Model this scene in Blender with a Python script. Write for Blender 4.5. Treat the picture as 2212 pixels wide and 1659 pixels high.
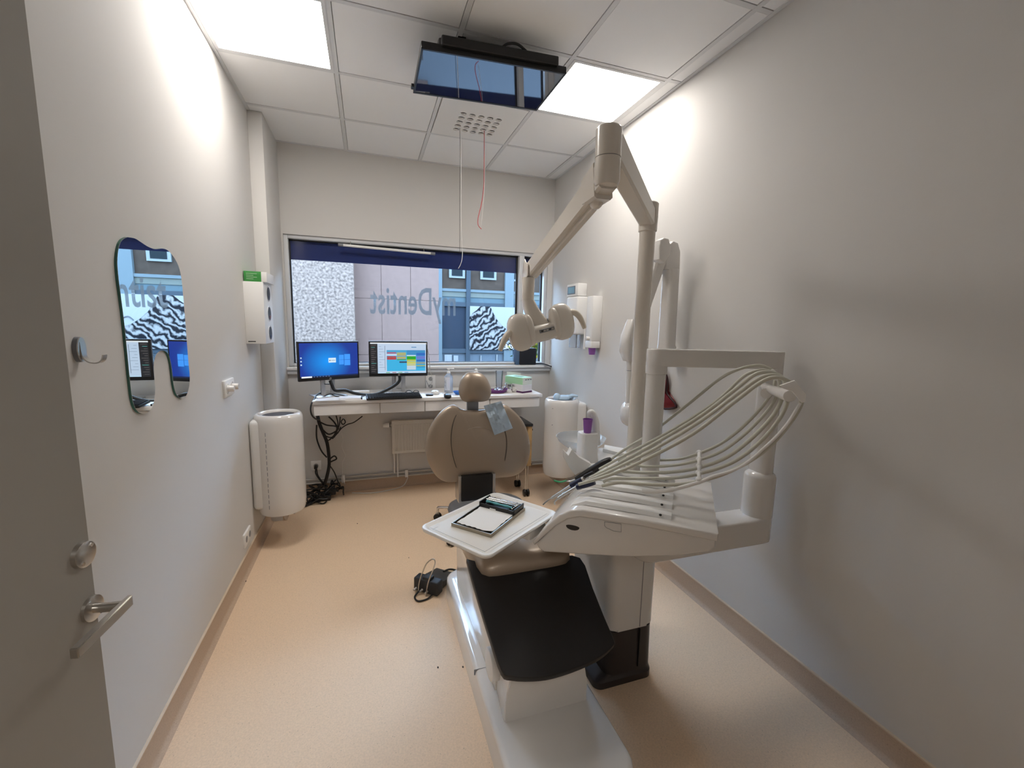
import bpy, bmesh, math, random
from math import sin, cos, pi, radians, sqrt, atan2
from mathutils import Vector as V, Matrix as Mx
random.seed(7)
for o in list(bpy.data.objects): bpy.data.objects.remove(o)
SC = bpy.context.scene
COL = SC.collection
# ------------------------------------------------------------------ camera
FPX, YAW, PIT, ROLL, CH = 928.0, .3238, .136, .0219, 1.542
FW = V((sin(YAW)*cos(PIT), cos(YAW)*cos(PIT), -sin(PIT)))
_r0 = V((cos(YAW), -sin(YAW), 0)); _u0 = _r0.cross(FW)
RT = _r0*cos(ROLL)+_u0*sin(ROLL); UP = _u0*cos(ROLL)-_r0*sin(ROLL)
CAM = V((0, 0, CH))
cd = bpy.data.cameras.new('camera'); cam = bpy.data.objects.new('camera', cd); COL.objects.link(cam)
cam.matrix_world = Mx(((RT.x, UP.x, -FW.x, CAM.x), (RT.y, UP.y, -FW.y, CAM.y), (RT.z, UP.z, -FW.z, CAM.z), (0, 0, 0, 1)))
cd.sensor_width = 36; cd.lens = 36*FPX/2212; cd.clip_start = .02
SC.camera = cam
# ------------------------------------------------------------------ world, exposure
w = bpy.data.worlds.new('overcast_sky'); SC.world = w; w.use_nodes = True
bg = w.node_tree.nodes['Background']; bg.inputs[0].default_value = (.42, .66, 1.0, 1); bg.inputs[1].default_value = 13.0
PANEL_POWER = 10.0
vs = SC.view_settings; vs.view_transform = 'Standard'; vs.look = 'None'; vs.gamma = 1; vs.exposure = .96; vs.use_curve_mapping = False

def ray(px, py): return FW+RT*((px-1106)/FPX)-UP*((py-829.5)/FPX)
def at(px, py, **k):            # a pixel gives a direction; the distance comes from a known plane
    d = ray(px, py); (a, v), = k.items(); i = 'xyz'.index(a); return CAM+d*((v-CAM[i])/d[i])
def atp(px, py, o, n):
    d = ray(px, py); return CAM+d*((V(o)-CAM).dot(n)/d.dot(n))
XL, XR, YB, ZC = -.747, 1.765, 4.06, 2.95
# ------------------------------------------------------------------ materials
def lin(h):
    h = h.lstrip('#'); c = [int(h[i:i+2], 16)/255 for i in (0, 2, 4)]
    return tuple(x/12.92 if x <= .04045 else ((x+.055)/1.055)**2.4 for x in c)+(1,)
MATS = {}
def mat(name, col=(.8, .8, .8), rough=.5, metal=0, spec=.5, noise=0, nscale=20, bump=0, bscale=60, coat=0, trans=0, ior=1.45, emit=None, es=0, alpha=1, sss=0):
    if name in MATS: return MATS[name]
    m = bpy.data.materials.new(name); m.use_nodes = True; nt = m.node_tree; b = nt.nodes['Principled BSDF']
    if isinstance(col, str): col = lin(col)
    col = tuple(col)[:3]+(1,)
    I = b.inputs
    I['Base Color'].default_value = col; I['Roughness'].default_value = rough; I['Metallic'].default_value = metal
    I['Specular IOR Level'].default_value = spec; I['Coat Weight'].default_value = coat; I['Coat Roughness'].default_value = .05
    I['Transmission Weight'].default_value = trans; I['IOR'].default_value = ior; I['Alpha'].default_value = alpha
    if emit: I['Emission Color'].default_value = tuple(emit)[:3]+(1,); I['Emission Strength'].default_value = es
    tc = nt.nodes.new('ShaderNodeTexCoord')
    if noise:
        n = nt.nodes.new('ShaderNodeTexNoise'); n.inputs['Scale'].default_value = nscale; n.inputs['Detail'].default_value = 6
        nt.links.new(tc.outputs['Object'], n.inputs['Vector'])
        r = nt.nodes.new('ShaderNodeValToRGB'); r.color_ramp.elements[0].position = .3; r.color_ramp.elements[1].position = .7
        r.color_ramp.elements[0].color = tuple(c*(1-noise) for c in col[:3])+(1,); r.color_ramp.elements[1].color = tuple(min(1, c*(1+noise)) for c in col[:3])+(1,)
        nt.links.new(n.outputs['Fac'], r.inputs['Fac']); nt.links.new(r.outputs['Color'], I['Base Color'])
    if bump:
        n = nt.nodes.new('ShaderNodeTexNoise'); n.inputs['Scale'].default_value = bscale; n.inputs['Detail'].default_value = 4
        nt.links.new(tc.outputs['Object'], n.inputs['Vector'])
        p = nt.nodes.new('ShaderNodeBump'); p.inputs['Strength'].default_value = bump; p.inputs['Distance'].default_value = .004
        nt.links.new(n.outputs['Fac'], p.inputs['Height']); nt.links.new(p.outputs['Normal'], I['Normal'])
    MATS[name] = m; return m
def thin_glass(name, tint=(1, 1, 1), refl=.06, rough=.0, fres=True, opac=0, body=(.8, .8, .8)):
    m = bpy.data.materials.new(name); m.use_nodes = True; nt = m.node_tree; nt.nodes.clear(); N = nt.nodes.new; L = nt.links.new
    out = N('ShaderNodeOutputMaterial'); tr = N('ShaderNodeBsdfTransparent'); gl = N('ShaderNodeBsdfGlossy'); mx = N('ShaderNodeMixShader')
    tr.inputs[0].default_value = tuple(tint)+(1,); gl.inputs['Roughness'].default_value = rough
    fr = N('ShaderNodeFresnel'); fr.inputs['IOR'].default_value = 1.45
    L(fr.outputs[0], mx.inputs[0]); L(tr.outputs[0], mx.inputs[1]); L(gl.outputs[0], mx.inputs[2])
    if opac:
        df = N('ShaderNodeBsdfDiffuse'); df.inputs[0].default_value = tuple(body)+(1,)
        tl = N('ShaderNodeBsdfTranslucent'); tl.inputs[0].default_value = tuple(body)+(1,)
        a = N('ShaderNodeMixShader'); a.inputs[0].default_value = .5; L(df.outputs[0], a.inputs[1]); L(tl.outputs[0], a.inputs[2])
        c = N('ShaderNodeMixShader'); c.inputs[0].default_value = opac; L(mx.outputs[0], c.inputs[1]); L(a.outputs[0], c.inputs[2]); L(c.outputs[0], out.inputs[0])
    else: L(mx.outputs[0], out.inputs[0])
    MATS[name] = m; return m
def emis_attr(name, strength=1.0, gloss=.15):
    m = bpy.data.materials.new(name); m.use_nodes = True; nt = m.node_tree; b = nt.nodes['Principled BSDF']
    a = nt.nodes.new('ShaderNodeAttribute'); a.attribute_name = 'Col'
    b.inputs['Base Color'].default_value = (.01, .01, .01, 1); b.inputs['Roughness'].default_value = .35
    nt.links.new(a.outputs['Color'], b.inputs['Emission Color']); b.inputs['Emission Strength'].default_value = strength
    MATS[name] = m; return m
def attr_mat(name, rough=.6):
    m = bpy.data.materials.new(name); m.use_nodes = True; nt = m.node_tree; b = nt.nodes['Principled BSDF']
    a = nt.nodes.new('ShaderNodeAttribute'); a.attribute_name = 'Col'; nt.links.new(a.outputs['Color'], b.inputs['Base Color']); b.inputs['Roughness'].default_value = rough
    MATS[name] = m; return m
WALL = mat('wall_paint', (.635, .615, .59), .75, bump=.05, bscale=220)
CEIL = mat('ceiling_tile_white', (.88, .875, .87), .85, bump=.05, bscale=300)
GRID = mat('grid_white', (.70, .70, .70), .5)
WHITE = mat('white_gloss_plastic', (.74, .715, .685), .10, coat=.5)
WHITE2 = mat('white_satin_plastic', (.82, .81, .79), .35)
CREAM = mat('cream_plastic', (.74, .69, .62), .18, coat=.4)
HOSE = mat('grey_green_hose', (.56, .55, .47), .4)
BLACK = mat('black_plastic', (.012, .012, .013), .35)
BLACKM = mat('black_matt_rubber', (.010, .009, .009), .48, bump=.15, bscale=400)
DARK = mat('dark_brown_grey_plastic', (.030, .024, .024), .28)
TAUPE = mat('taupe_vinyl', (.38, .305, .235), .36, metal=.35, bump=.06, bscale=350, coat=.15)
STEEL = mat('brushed_steel', (.55, .53, .50), .28, metal=1)
CHROME = mat('chrome', (.75, .75, .75), .12, metal=1)
GREYP = mat('grey_plastic', (.22, .23, .25), .4)
MIRROR = mat('mirror_silver', (.90, .93, .92), .005, metal=1)
MEDGE = mat('mirror_glass_edge', (.05, .16, .13), .1)
ALU = mat('window_aluminium', (.62, .63, .64), .45)
RUBBER = mat('black_gasket', (.012, .012, .014), .6)
DOORM = mat('door_laminate', (.30, .28, .25), .5, bump=.03, bscale=150)
DESKW = mat('desk_white', (.80, .775, .75), .35)
CABLE = mat('black_cable', (.012, .012, .013), .45)
CABLEW = mat('white_cable', (.72, .70, .68), .45)
REDC = mat('red_cable', (.50, .03, .04), .4)
PURPLE = mat('purple_plastic', (.30, .11, .43), .35)
def floor_mat(name, base, k=1):
    m = bpy.data.materials.new(name); m.use_nodes = True; nt = m.node_tree; b = nt.nodes['Principled BSDF']; N = nt.nodes.new; L = nt.links.new
    tc = N('ShaderNodeTexCoord')
    n1 = N('ShaderNodeTexNoise'); n1.inputs['Scale'].default_value = 160; n1.inputs['Detail'].default_value = 3; L(tc.outputs['Object'], n1.inputs['Vector'])
    r1 = N('ShaderNodeValToRGB'); e = r1.color_ramp.elements
    e[0].position = .30; e[0].color = tuple(c*.92 for c in base)+(1,); e[1].position = .68; e[1].color = tuple(min(1, c*1.05) for c in base)+(1,)
    L(n1.outputs['Fac'], r1.inputs['Fac'])
    vo = N('ShaderNodeTexVoronoi'); vo.inputs['Scale'].default_value = 85; L(tc.outputs['Object'], vo.inputs['Vector'])
    r2 = N('ShaderNodeValToRGB'); f = r2.color_ramp.elements; f[0].position = .10; f[0].color = (1, 1, 1, 1); f[1].position = .17; f[1].color = (0, 0, 0, 1); L(vo.outputs['Distance'], r2.inputs['Fac'])
    n3 = N('ShaderNodeTexNoise'); n3.inputs['Scale'].default_value = 60; L(tc.outputs['Object'], n3.inputs['Vector'])
    r3 = N('ShaderNodeValToRGB'); g = r3.color_ramp.elements; g[0].position = .52; g[1].position = .60; L(n3.outputs['Fac'], r3.inputs['Fac'])
    mu = N('ShaderNodeMath'); mu.operation = 'MULTIPLY'; L(r2.outputs[0], mu.inputs[0]); L(r3.outputs[0], mu.inputs[1])
    mu2 = N('ShaderNodeMath'); mu2.operation = 'MULTIPLY'; L(mu.outputs[0], mu2.inputs[0]); mu2.inputs[1].default_value = .75
    mx = N('ShaderNodeMix'); mx.data_type = 'RGBA'; L(mu2.outputs[0], mx.inputs[0]); L(r1.outputs[0], mx.inputs[6]); mx.inputs[7].default_value = tuple(c*.5 for c in base)+(1,)
    L(mx.outputs[2], b.inputs['Base Color']); b.inputs['Roughness'].default_value = .6; b.inputs['Specular IOR Level'].default_value = .25
    MATS[name] = m; return m
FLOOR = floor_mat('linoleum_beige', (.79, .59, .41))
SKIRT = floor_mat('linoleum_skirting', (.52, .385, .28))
SKLINE = mat('skirting_weld_line', (.62, .50, .37), .5)
EMIT = mat('lamp_diffuser', (.9, .9, .9), .5, emit=(1, .955, .90), es=PANEL_POWER)
# ------------------------------------------------------------------ mesh helpers
ORG = {}
def thing(name, label, cat, loc, group=None, kind=None):
    o = bpy.data.objects.new(name, None); COL.objects.link(o); o.location = loc; o.empty_display_size = .05
    ORG[o.name] = V(loc)
    if label: o['label'] = label
    if cat: o['category'] = cat
    if group: o['group'] = group
    if kind: o['kind'] = kind
    return o
def tag(o, label, cat=None, group=None, kind=None):
    o['label'] = label
    if cat: o['category'] = cat
    if group: o['group'] = group
    if kind: o['kind'] = kind
    return o
def fin(bm, name, m, parent=None, ang=38, recalc=True, cols=None):
    if recalc: bmesh.ops.recalc_face_normals(bm, faces=bm.faces)
    me = bpy.data.meshes.new(name)
    if parent is not None: org = ORG[parent.name]
    else:
        vs_ = [v.co for v in bm.verts]
        org = V(((min(v.x for v in vs_)+max(v.x for v in vs_))/2, (min(v.y for v in vs_)+max(v.y for v in vs_))/2, min(v.z for v in vs_)))
    bmesh.ops.translate(bm, verts=bm.verts, vec=-org)
    bm.to_mesh(me); bm.free()
    for p in me.polygons: p.use_smooth = ang > 0
    if ang > 0: me.set_sharp_from_angle(angle=radians(ang))
    o = bpy.data.objects.new(name, me); COL.objects.link(o)
    for mm in (m if isinstance(m, (list, tuple)) else [m]): me.materials.append(mm)
    if parent is not None: o.parent = parent
    else: o.location = org
    ORG[o.name] = org
    return o
def B(): return bmesh.new()
def box(bm, x0, x1, y0, y1, z0, z1, bev=0, seg=2, M=None):
    r = bmesh.ops.create_cube(bm, size=1); vsn = r['verts']
    for v in vsn: v.co = V((x0+(x1-x0)*(v.co.x+.5), y0+(y1-y0)*(v.co.y+.5), z0+(z1-z0)*(v.co.z+.5)))
    if bev:
        es = list({e for v in vsn for e in v.link_edges})
        rr = bmesh.ops.bevel(bm, geom=es, offset=bev, segments=seg, profile=.5, affect='EDGES', clamp_overlap=True)
        vsn = list({v for f in rr['faces'] for v in f.verts} | {v for v in vsn if v.is_valid})
    if M is not None:
        bmesh.ops.transform(bm, matrix=M, verts=vsn)
    return vsn
def bx(name, m, parent, x0, x1, y0, y1, z0, z1, bev=0, seg=2, M=None):
    b = B(); box(b, x0, x1, y0, y1, z0, z1, bev, seg, M); return fin(b, name, m, parent)
def rings(bm, secs, cap=True, close=False):
    vr = [[bm.verts.new(p) for p in s] for s in secs]; n = len(vr[0]); k = len(vr)
    for i in range(k if close else k-1):
        a, b = vr[i], vr[(i+1) % k]
        for j in range(n): bm.faces.new((a[j], a[(j+1) % n], b[(j+1) % n], b[j]))
    if cap and not close:
        for s in (vr[0], vr[-1]):
            try: bm.faces.new(s)
            except ValueError: pass
    return vr
def spline(pts, n=8):
    P = [V(p) for p in pts]
    if len(P) < 3: return P
    out = []
    for i in range(len(P)-1):
        p0 = P[max(i-1, 0)]; p1 = P[i]; p2 = P[i+1]; p3 = P[min(i+2, len(P)-1)]
        for j in range(n):
            t = j/n; out.append(.5*((2*p1)+(p2-p0)*t+(2*p0-5*p1+4*p2-p3)*t*t+(3*p1-p0-3*p2+p3)*t**3))
    out.append(P[-1]); return out
def frames(P):
    T = [(P[min(i+1, len(P)-1)]-P[max(i-1, 0)]).normalized() for i in range(len(P))]
    a = V((0, 0, 1)) if abs(T[0].z) < .9 else V((1, 0, 0))
    N = [(a-T[0]*a.dot(T[0])).normalized()]
    for i in range(1, len(P)):
        n = N[-1]-T[i]*N[-1].dot(T[i]); N.append(n.normalized() if n.length > 1e-6 else N[-1])
    return T, N
def tube(bm, pts, r, seg=10, sm=8, shape=None):
    P = spline(pts, sm) if sm > 1 and len(pts) > 2 else [V(p) for p in pts]
    T, N = frames(P); secs = []
    for i, p in enumerate(P):
        rr = r(i/(len(P)-1)) if callable(r) else r
        Bn = T[i].cross(N[i])
        secs.append([p+(N[i]*cos(2*pi*j/seg)+Bn*sin(2*pi*j/seg))*rr for j in range(seg)])
    rings(bm, secs)
def tb(name, m, parent, pts, r, seg=10, sm=8):
    b = B(); tube(b, pts, r, seg, sm); return fin(b, name, m, parent, 50)
def lathe(bm, prof, c=(0, 0, 0), seg=32, M=None, cap=False):
    c = V(c); secs = []
    for r, z in prof:
        s = [V((r*cos(2*pi*j/seg), r*sin(2*pi*j/seg), z)) for j in range(seg)]
        secs.append([(M @ p if M else p)+c for p in s])
    rings(bm, secs, cap=cap)
def lt(name, m, parent, prof, c, seg=32, M=None, ang=38, cap=False):
    b = B(); lathe(b, prof, c, seg, M, cap); return fin(b, name, m, parent, ang)
def cyl(bm, a, b_, r, r2=None, seg=20, bev=0):
    a, b_ = V(a), V(b_); r2 = r if r2 is None else r2
    d = (b_-a); L = d.length; q = d.normalized().to_track_quat('Z', 'Y').to_matrix()
    pr = [(r, 0), (r2, L)] if not bev else [(r-bev, 0), (r-bev*.3, bev*.3), (r, bev), (r2, L-bev), (r2-bev*.3, L-bev*.3), (r2-bev, L)]
    lathe(bm, pr, a, seg, q, cap=True)
def cy(name, m, parent, a, b_, r, r2=None, seg=20, bev=0):
    b = B(); cyl(b, a, b_, r, r2, seg, bev); return fin(b, name, m, parent)
def prism(bm, pts, vec, bev=0, seg=2):
    pts = [V(p) for p in pts]; vec = V(vec)
    f = bm.faces.new([bm.verts.new(p) for p in pts])
    r = bmesh.ops.extrude_face_region(bm, geom=[f]); nv = [g for g in r['geom'] if isinstance(g, bmesh.types.BMVert)]
    bmesh.ops.translate(bm, verts=nv, vec=vec)
    if bev:
        fs = [f]+[g for g in r['geom'] if isinstance(g, bmesh.types.BMFace)]
        es = list({e for ff in fs for e in ff.edges})
        bmesh.ops.bevel(bm, geom=es, offset=bev, segments=seg, profile=.5, affect='EDGES', clamp_overlap=True)
    bmesh.ops.triangulate(bm, faces=[f for f in bm.faces if len(f.verts) > 4])
def pz(name, m, parent, pts, vec, bev=0, seg=2, ang=38):
    b = B(); prism(b, pts, vec, bev, seg); return fin(b, name, m, parent, ang)
def ellips(bm, c, ax, ay, az, e=1.0, nu=24, nv=14):
    c, ax, ay, az = V(c), V(ax), V(ay), V(az)
    sg = lambda x: (abs(x)**e)*(1 if x >= 0 else -1)
    secs = []
    for i in range(nv+1):
        ph = -pi/2+pi*i/nv; cc = max(sg(cos(ph)), .002)
        secs.append([c+ax*(cc*sg(cos(2*pi*j/nu)))+ay*(cc*sg(sin(2*pi*j/nu)))+az*sg(sin(ph)) for j in range(nu)])
    rings(bm, secs)
def el(name, m, parent, c, ax, ay, az, e=1.0):
    b = B(); ellips(b, c, ax, ay, az, e); return fin(b, name, m, parent, 60)
def pillow(bm, outline, n, front, back, nr=9, p=2.4, cen=None, sub=3):
    O = [V(q) for q in outline]
    S = []
    for i in range(len(O)):
        p0, p1, p2, p3 = O[i-1], O[i], O[(i+1) % len(O)], O[(i+2) % len(O)]
        for j in range(sub):
            t = j/sub; S.append(.5*((2*p1)+(p2-p0)*t+(2*p0-5*p1+4*p2-p3)*t*t+(3*p1-p0-3*p2+p3)*t**3))
    O = S; c = V(cen) if cen else sum(O, V())/len(O); n = V(n).normalized()
    secs = []
    for i in range(nr):
        s = .03+.97*sin(pi/2*i/(nr-1)); h = front*(1-s**p)**(1/p) if s < 1 else 0
        secs.append([c+(q-c)*s+n*h for q in O])
    for i in range(nr-2, -1, -1):
        s = .03+.97*sin(pi/2*i/(nr-1)); h = back*(1-s**p)**(1/p)
        secs.append([c+(q-c)*s-n*h for q in O])
    rings(bm, secs)
def colquads(bm_list_name, quads, m, parent):
    me = bpy.data.meshes.new(bm_list_name); vsn = []; fs = []; cl = []
    org = ORG[parent.name]
    for q, c in quads:
        i = len(vsn); vsn += [V(p)-org for p in q]; fs.append(tuple(range(i, i+len(q)))); cl += [tuple(c[:3])+(1,)]*len(q)
    me.from_pydata(vsn, [], fs); a = me.color_attributes.new('Col', 'FLOAT_COLOR', 'CORNER')
    k = 0
    for poly in me.polygons:
        for li in poly.loop_indices: a.data[li].color = cl[k]; k += 1
    me.materials.append(m); o = bpy.data.objects.new(bm_list_name, me); COL.objects.link(o); o.parent = parent; ORG[o.name] = org
    return o
def text_mesh(name, body, m, parent, origin, X, Y, height, wide=1.0, depth=.001, bold=0, spacing=1.0):
    cu = bpy.data.curves.new(name, 'FONT'); cu.body = body; cu.size = 1; cu.extrude = 0; cu.offset = bold; cu.space_character = spacing; cu.resolution_u = 3
    t = bpy.data.objects.new(name+'_tmp', cu); COL.objects.link(t)
    dg = bpy.context.evaluated_depsgraph_get(); me = bpy.data.meshes.new_from_object(t.evaluated_get(dg)); bpy.data.objects.remove(t)
    xs = [v.co.x for v in me.vertices]; ys = [v.co.y for v in me.vertices]
    sc = height/(max(ys)-min(ys)); X, Y = V(X).normalized(), V(Y).normalized(); n = X.cross(Y); org = ORG[parent.name]
    for v in me.vertices: v.co = V(origin)+X*((v.co.x-min(xs))*sc*wide)+Y*((v.co.y-min(ys))*sc)-org
    bm = B(); bm.from_mesh(me)
    if depth:
        r = bmesh.ops.extrude_face_region(bm, geom=bm.faces[:]); bmesh.ops.translate(bm, verts=[g for g in r['geom'] if isinstance(g, bmesh.types.BMVert)], vec=n*depth)
    bmesh.ops.recalc_face_normals(bm, faces=bm.faces)
    me2 = bpy.data.meshes.new(name); bm.to_mesh(me2); bm.free(); me2.materials.append(m)
    o = bpy.data.objects.new(name, me2); COL.objects.link(o); o.parent = parent; ORG[o.name] = org
    return o
# ================================================================== SETTING
def struct(o, label): o['kind'] = 'structure'; o['label'] = label; return o
struct(bx('floor', FLOOR, None, -1.9, 3.0, -1.8, 4.3, -.08, 0), 'beige speckled linoleum floor')
struct(bx('wall_left', WALL, None, XL-.15, XL, -.04, 4.3, 0, 3.1), 'light grey painted wall with the tooth mirror')
struct(bx('wall_right', WALL, None, XR, XR+.15, -.04, 4.3, 0, 3.1), 'light grey painted wall behind the dental unit')
WX0, WX1, WZ0, WZ1 = -.645, 1.712, 1.15, 2.245
b = B()
box(b, XL, XR, YB, YB+.2, 0, WZ0); box(b, XL, XR, YB, YB+.2, WZ1, 3.1); box(b, XL, WX0, YB, YB+.2, WZ0, WZ1); box(b, WX1, XR, YB, YB+.2, WZ0, WZ1)
struct(fin(b, 'wall_back', WALL, None, 0), 'light grey painted wall around the wide window')
struct(bx('trim_1', WALL, None, XL, -.657, 3.55, YB, 0, ZC, .003), 'boxed pipe casing in the corner by the window')
b = B(); DX0, DX1 = -.735, .325
box(b, -1.9, DX0, -.16, -.04, 0, 3.1); box(b, DX1, 3.0, -.16, -.04, 0, 3.1); box(b, DX0, DX1, -.16, -.04, 2.12, 3.1)
struct(fin(b, 'wall_front', WALL, None, 0), 'entrance wall with the doorway')
b = B(); box(b, -1.9, 3.0, -1.85, -1.75, 0, 3.1); box(b, -2.0, -1.9, -1.8, -.04, 0, 3.1); box(b, 3.0, 3.1, -1.8, -.04, 0, 3.1)
struct(fin(b, 'wall_corridor', WALL, None, 0), 'corridor walls behind the doorway')
struct(bx('ceiling_corridor', CEIL, None, -1.9, 3.0, -1.8, -.16, 2.6, 2.7), 'corridor ceiling')
# skirting of the same linoleum, coved up the wall
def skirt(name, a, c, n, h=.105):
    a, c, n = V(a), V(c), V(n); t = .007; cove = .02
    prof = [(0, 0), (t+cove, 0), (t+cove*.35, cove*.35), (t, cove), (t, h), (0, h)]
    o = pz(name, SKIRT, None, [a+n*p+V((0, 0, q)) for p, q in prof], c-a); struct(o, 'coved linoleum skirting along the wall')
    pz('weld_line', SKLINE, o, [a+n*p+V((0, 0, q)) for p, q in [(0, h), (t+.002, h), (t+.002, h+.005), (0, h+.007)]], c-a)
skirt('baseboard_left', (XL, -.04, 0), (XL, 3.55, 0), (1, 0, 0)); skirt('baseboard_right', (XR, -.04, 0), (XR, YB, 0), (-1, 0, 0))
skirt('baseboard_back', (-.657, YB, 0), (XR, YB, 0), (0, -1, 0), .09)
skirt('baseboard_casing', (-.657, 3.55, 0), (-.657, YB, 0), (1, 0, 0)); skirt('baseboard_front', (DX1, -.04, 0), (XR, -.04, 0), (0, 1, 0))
# ------------------------------------------------------------------ ceiling
ceil = struct(bx('ceiling', CEIL, None, XL-.1, XR+.1, -.16, 4.2, 2.985, 3.08), 'suspended ceiling of white tiles')
gx = [XL, -.138, .462, 1.062, 1.662, XR]; gy = [-.04, .466, 1.066, 1.666, 2.266, 2.866, 3.466, YB]
for x in gx[1:-1]: bx('grid_bar', GRID, ceil, x-.012, x+.012, -.04, YB, ZC, ZC+.03)
for i, y in enumerate(gy[1:-1]): bx('grid_bar', GRID, ceil, XL, XR, y-.012, y+.012, ZC+.0006, ZC+.0302)
b = B(); box(b, XL, XL+.02, -.04, YB, ZC-.002, ZC+.03); box(b, XR-.02, XR, -.04, YB, ZC-.002, ZC+.03); box(b, XL, XR, YB-.02, YB, ZC-.002, ZC+.03); box(b, XL, XR, -.04, -.02, ZC-.002, ZC+.03)
tag(fin(b, 'trim_2', GRID, None, 0), 'white edge profile where ceiling meets walls', kind='structure')
share = {}
for i in range(5):
    for j in range(7):
        x0, x1, y0, y1 = gx[i], gx[i+1], gy[j], gy[j+1]
        if (i, j) in ((0, 4), (3, 4), (2, 5)): continue
        g = .0015; x0 += .013+g*(i > 0); x1 -= .013+g; y0 += .013+g; y1 -= .013+g
        k = (round(x1-x0, 3), round(y1-y0, 3)); c = V(((x0+x1)/2, (y0+y1)/2, 0))
        if k in share:
            o = share[k].copy(); COL.objects.link(o); o.parent = ceil; o.location = c-ORG[share[k].name+'_c']; 
        else:
            o = bx('ceiling_tile', CEIL, ceil, x0, x1, y0, y1, ZC+.0025, ZC+.026, .0015, 1); share[k] = o; ORG[o.name+'_c'] = c
def light_panel(i, lab, j=4):
    x0, x1, y0, y1 = gx[i]+(.004 if i else .012), gx[i+1]-.004, gy[j]+.012, gy[j+1]-.012
    if i == 0: x0 = gx[1]-.6+.012; x1 = gx[1]-.012
    else: x0 = gx[i]+.012; x1 = gx[i+1]-.012
    t = thing('ceiling_light_panel', lab, 'ceiling light', ((x0+x1)/2, (y0+y1)/2, ZC-.002), 'ceiling light panels')
    b = B(); f = .018
    box(b, x0, x0+f, y0, y1, ZC-.002, ZC+.03); box(b, x1-f, x1, y0, y1, ZC-.002, ZC+.03); box(b, x0+f, x1-f, y0, y0+f, ZC-.002, ZC+.03); box(b, x0+f, x1-f, y1-f, y1, ZC-.002, ZC+.03)
    fin(b, 'frame', GRID, t, 0); bx('diffuser', EMIT, t, x0+f, x1-f, y0+f, y1-f, ZC+.001, ZC+.008)
light_panel(0, 'square lit ceiling panel beside the wall with the tooth mirror'); light_panel(3, 'square lit ceiling panel beside the ceiling television and lamp arm')
# unseen fill light added under the corridor ceiling to brighten camera-facing surfaces
t = thing('corridor_fill_light', 'square fill light panel added on the unseen corridor ceiling outside the doorway', 'ceiling light', (.0, -1.0, 2.57))
b = B()
for (x0, x1, y0, y1) in ((-.32, .32, -1.32, -1.29), (-.32, .32, -.71, -.68), (-.32, -.29, -1.29, -.71), (.29, .32, -1.29, -.71)): box(b, x0, x1, y0, y1, 2.57, 2.599)
fin(b, 'frame', GRID, t, 0); bx('diffuser', EMIT, t, -.29, .29, -1.29, -.71, 2.575, 2.590)
# air diffuser panel with 25 nozzles
t = thing('air_diffuser_panel', 'white ceiling air diffuser panel with a square of round nozzles', 'air vent', (.762, 3.166, ZC))
x0, x1, y0, y1 = .478, 1.046, 2.882, 3.45; hx, hy, cell, r = .612, 3.045, .0625, .0225
b = B(); Z = ZC-.001
def quad(bm, a, c, d, e): bm.faces.new([bm.verts.new(p) for p in (a, c, d, e)])
hx1, hy1 = hx+5*cell, hy+5*cell
for (a0, a1, c0, c1) in ((x0, hx, y0, y1), (hx1, x1, y0, y1), (hx, hx1, y0, hy), (hx, hx1, hy1, y1)):
    quad(b, (a0, c0, Z), (a1, c0, Z), (a1, c1, Z), (a0, c1, Z))
for i in range(5):
    for j in range(5):
        cx, cyy = hx+(i+.5)*cell, hy+(j+.5)*cell; n = 16; h = cell/2
        ci = []; sq = []
        for k in range(n):
            a = 2*pi*k/n+pi/n; c_, s_ = cos(a), sin(a); mm = max(abs(c_), abs(s_))
            ci.append((cx+r*c_, cyy+r*s_)); 
        for k in range(n):
            a = 2*pi*k/n+pi/n; c_, s_ = cos(a), sin(a); mm = max(abs(c_), abs(s_)); sq.append((cx+h*c_/mm, cyy+h*s_/mm))
        cv = [b.verts.new((p[0], p[1], Z)) for p in ci]; sv = [b.verts.new((p[0], p[1], Z)) for p in sq]; uv = [b.verts.new((p[0], p[1], Z+.02)) for p in ci]
        for k in range(n):
            b.faces.new((sv[k], sv[(k+1) % n], cv[(k+1) % n], cv[k])); b.faces.new((cv[k], cv[(k+1) % n], uv[(k+1) % n], uv[k]))
        for s1, s2 in ((1, 1), (1, -1), (-1, 1), (-1, -1)):
            ks = [k for k in range(n) if sq[k][0]*1 and (sq[k][0]-cx)*s1 > 0 and (sq[k][1]-cyy)*s2 > 0]
            if len(ks) == 4:
                ks = sorted(ks, key=lambda k: atan2(sq[k][1]-cyy, sq[k][0]-cx)); cv2 = b.verts.new((cx+h*s1, cyy+h*s2, Z))
                b.faces.new((sv[ks[1]], cv2, sv[ks[2]]))
fin(b, 'panel_plate', WHITE2, t, 30)
bx('plenum', BLACKM, t, hx-.01, hx1+.01, hy-.01, hy1+.01, Z+.021, Z+.03)
first = None
for i in range(5):
    for j in range(5):
        cx, cyy = hx+(i+.5)*cell, hy+(j+.5)*cell
        if first is None:
            b = B(); M = Mx.Rotation(radians(32), 3, 'X'); lathe(b, [(.001, -.006), (.010, -.0055), (.0165, -.002), (.0165, .001), (.001, .002)], (cx, cyy+.005, Z+.006), 16, M)
            first = fin(b, 'nozzle', WHITE2, t); fc = V((cx, cyy, 0))
        else:
            o = first.copy(); COL.objects.link(o); o.parent = t; o.location = V((cx, cyy, 0))-fc
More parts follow.
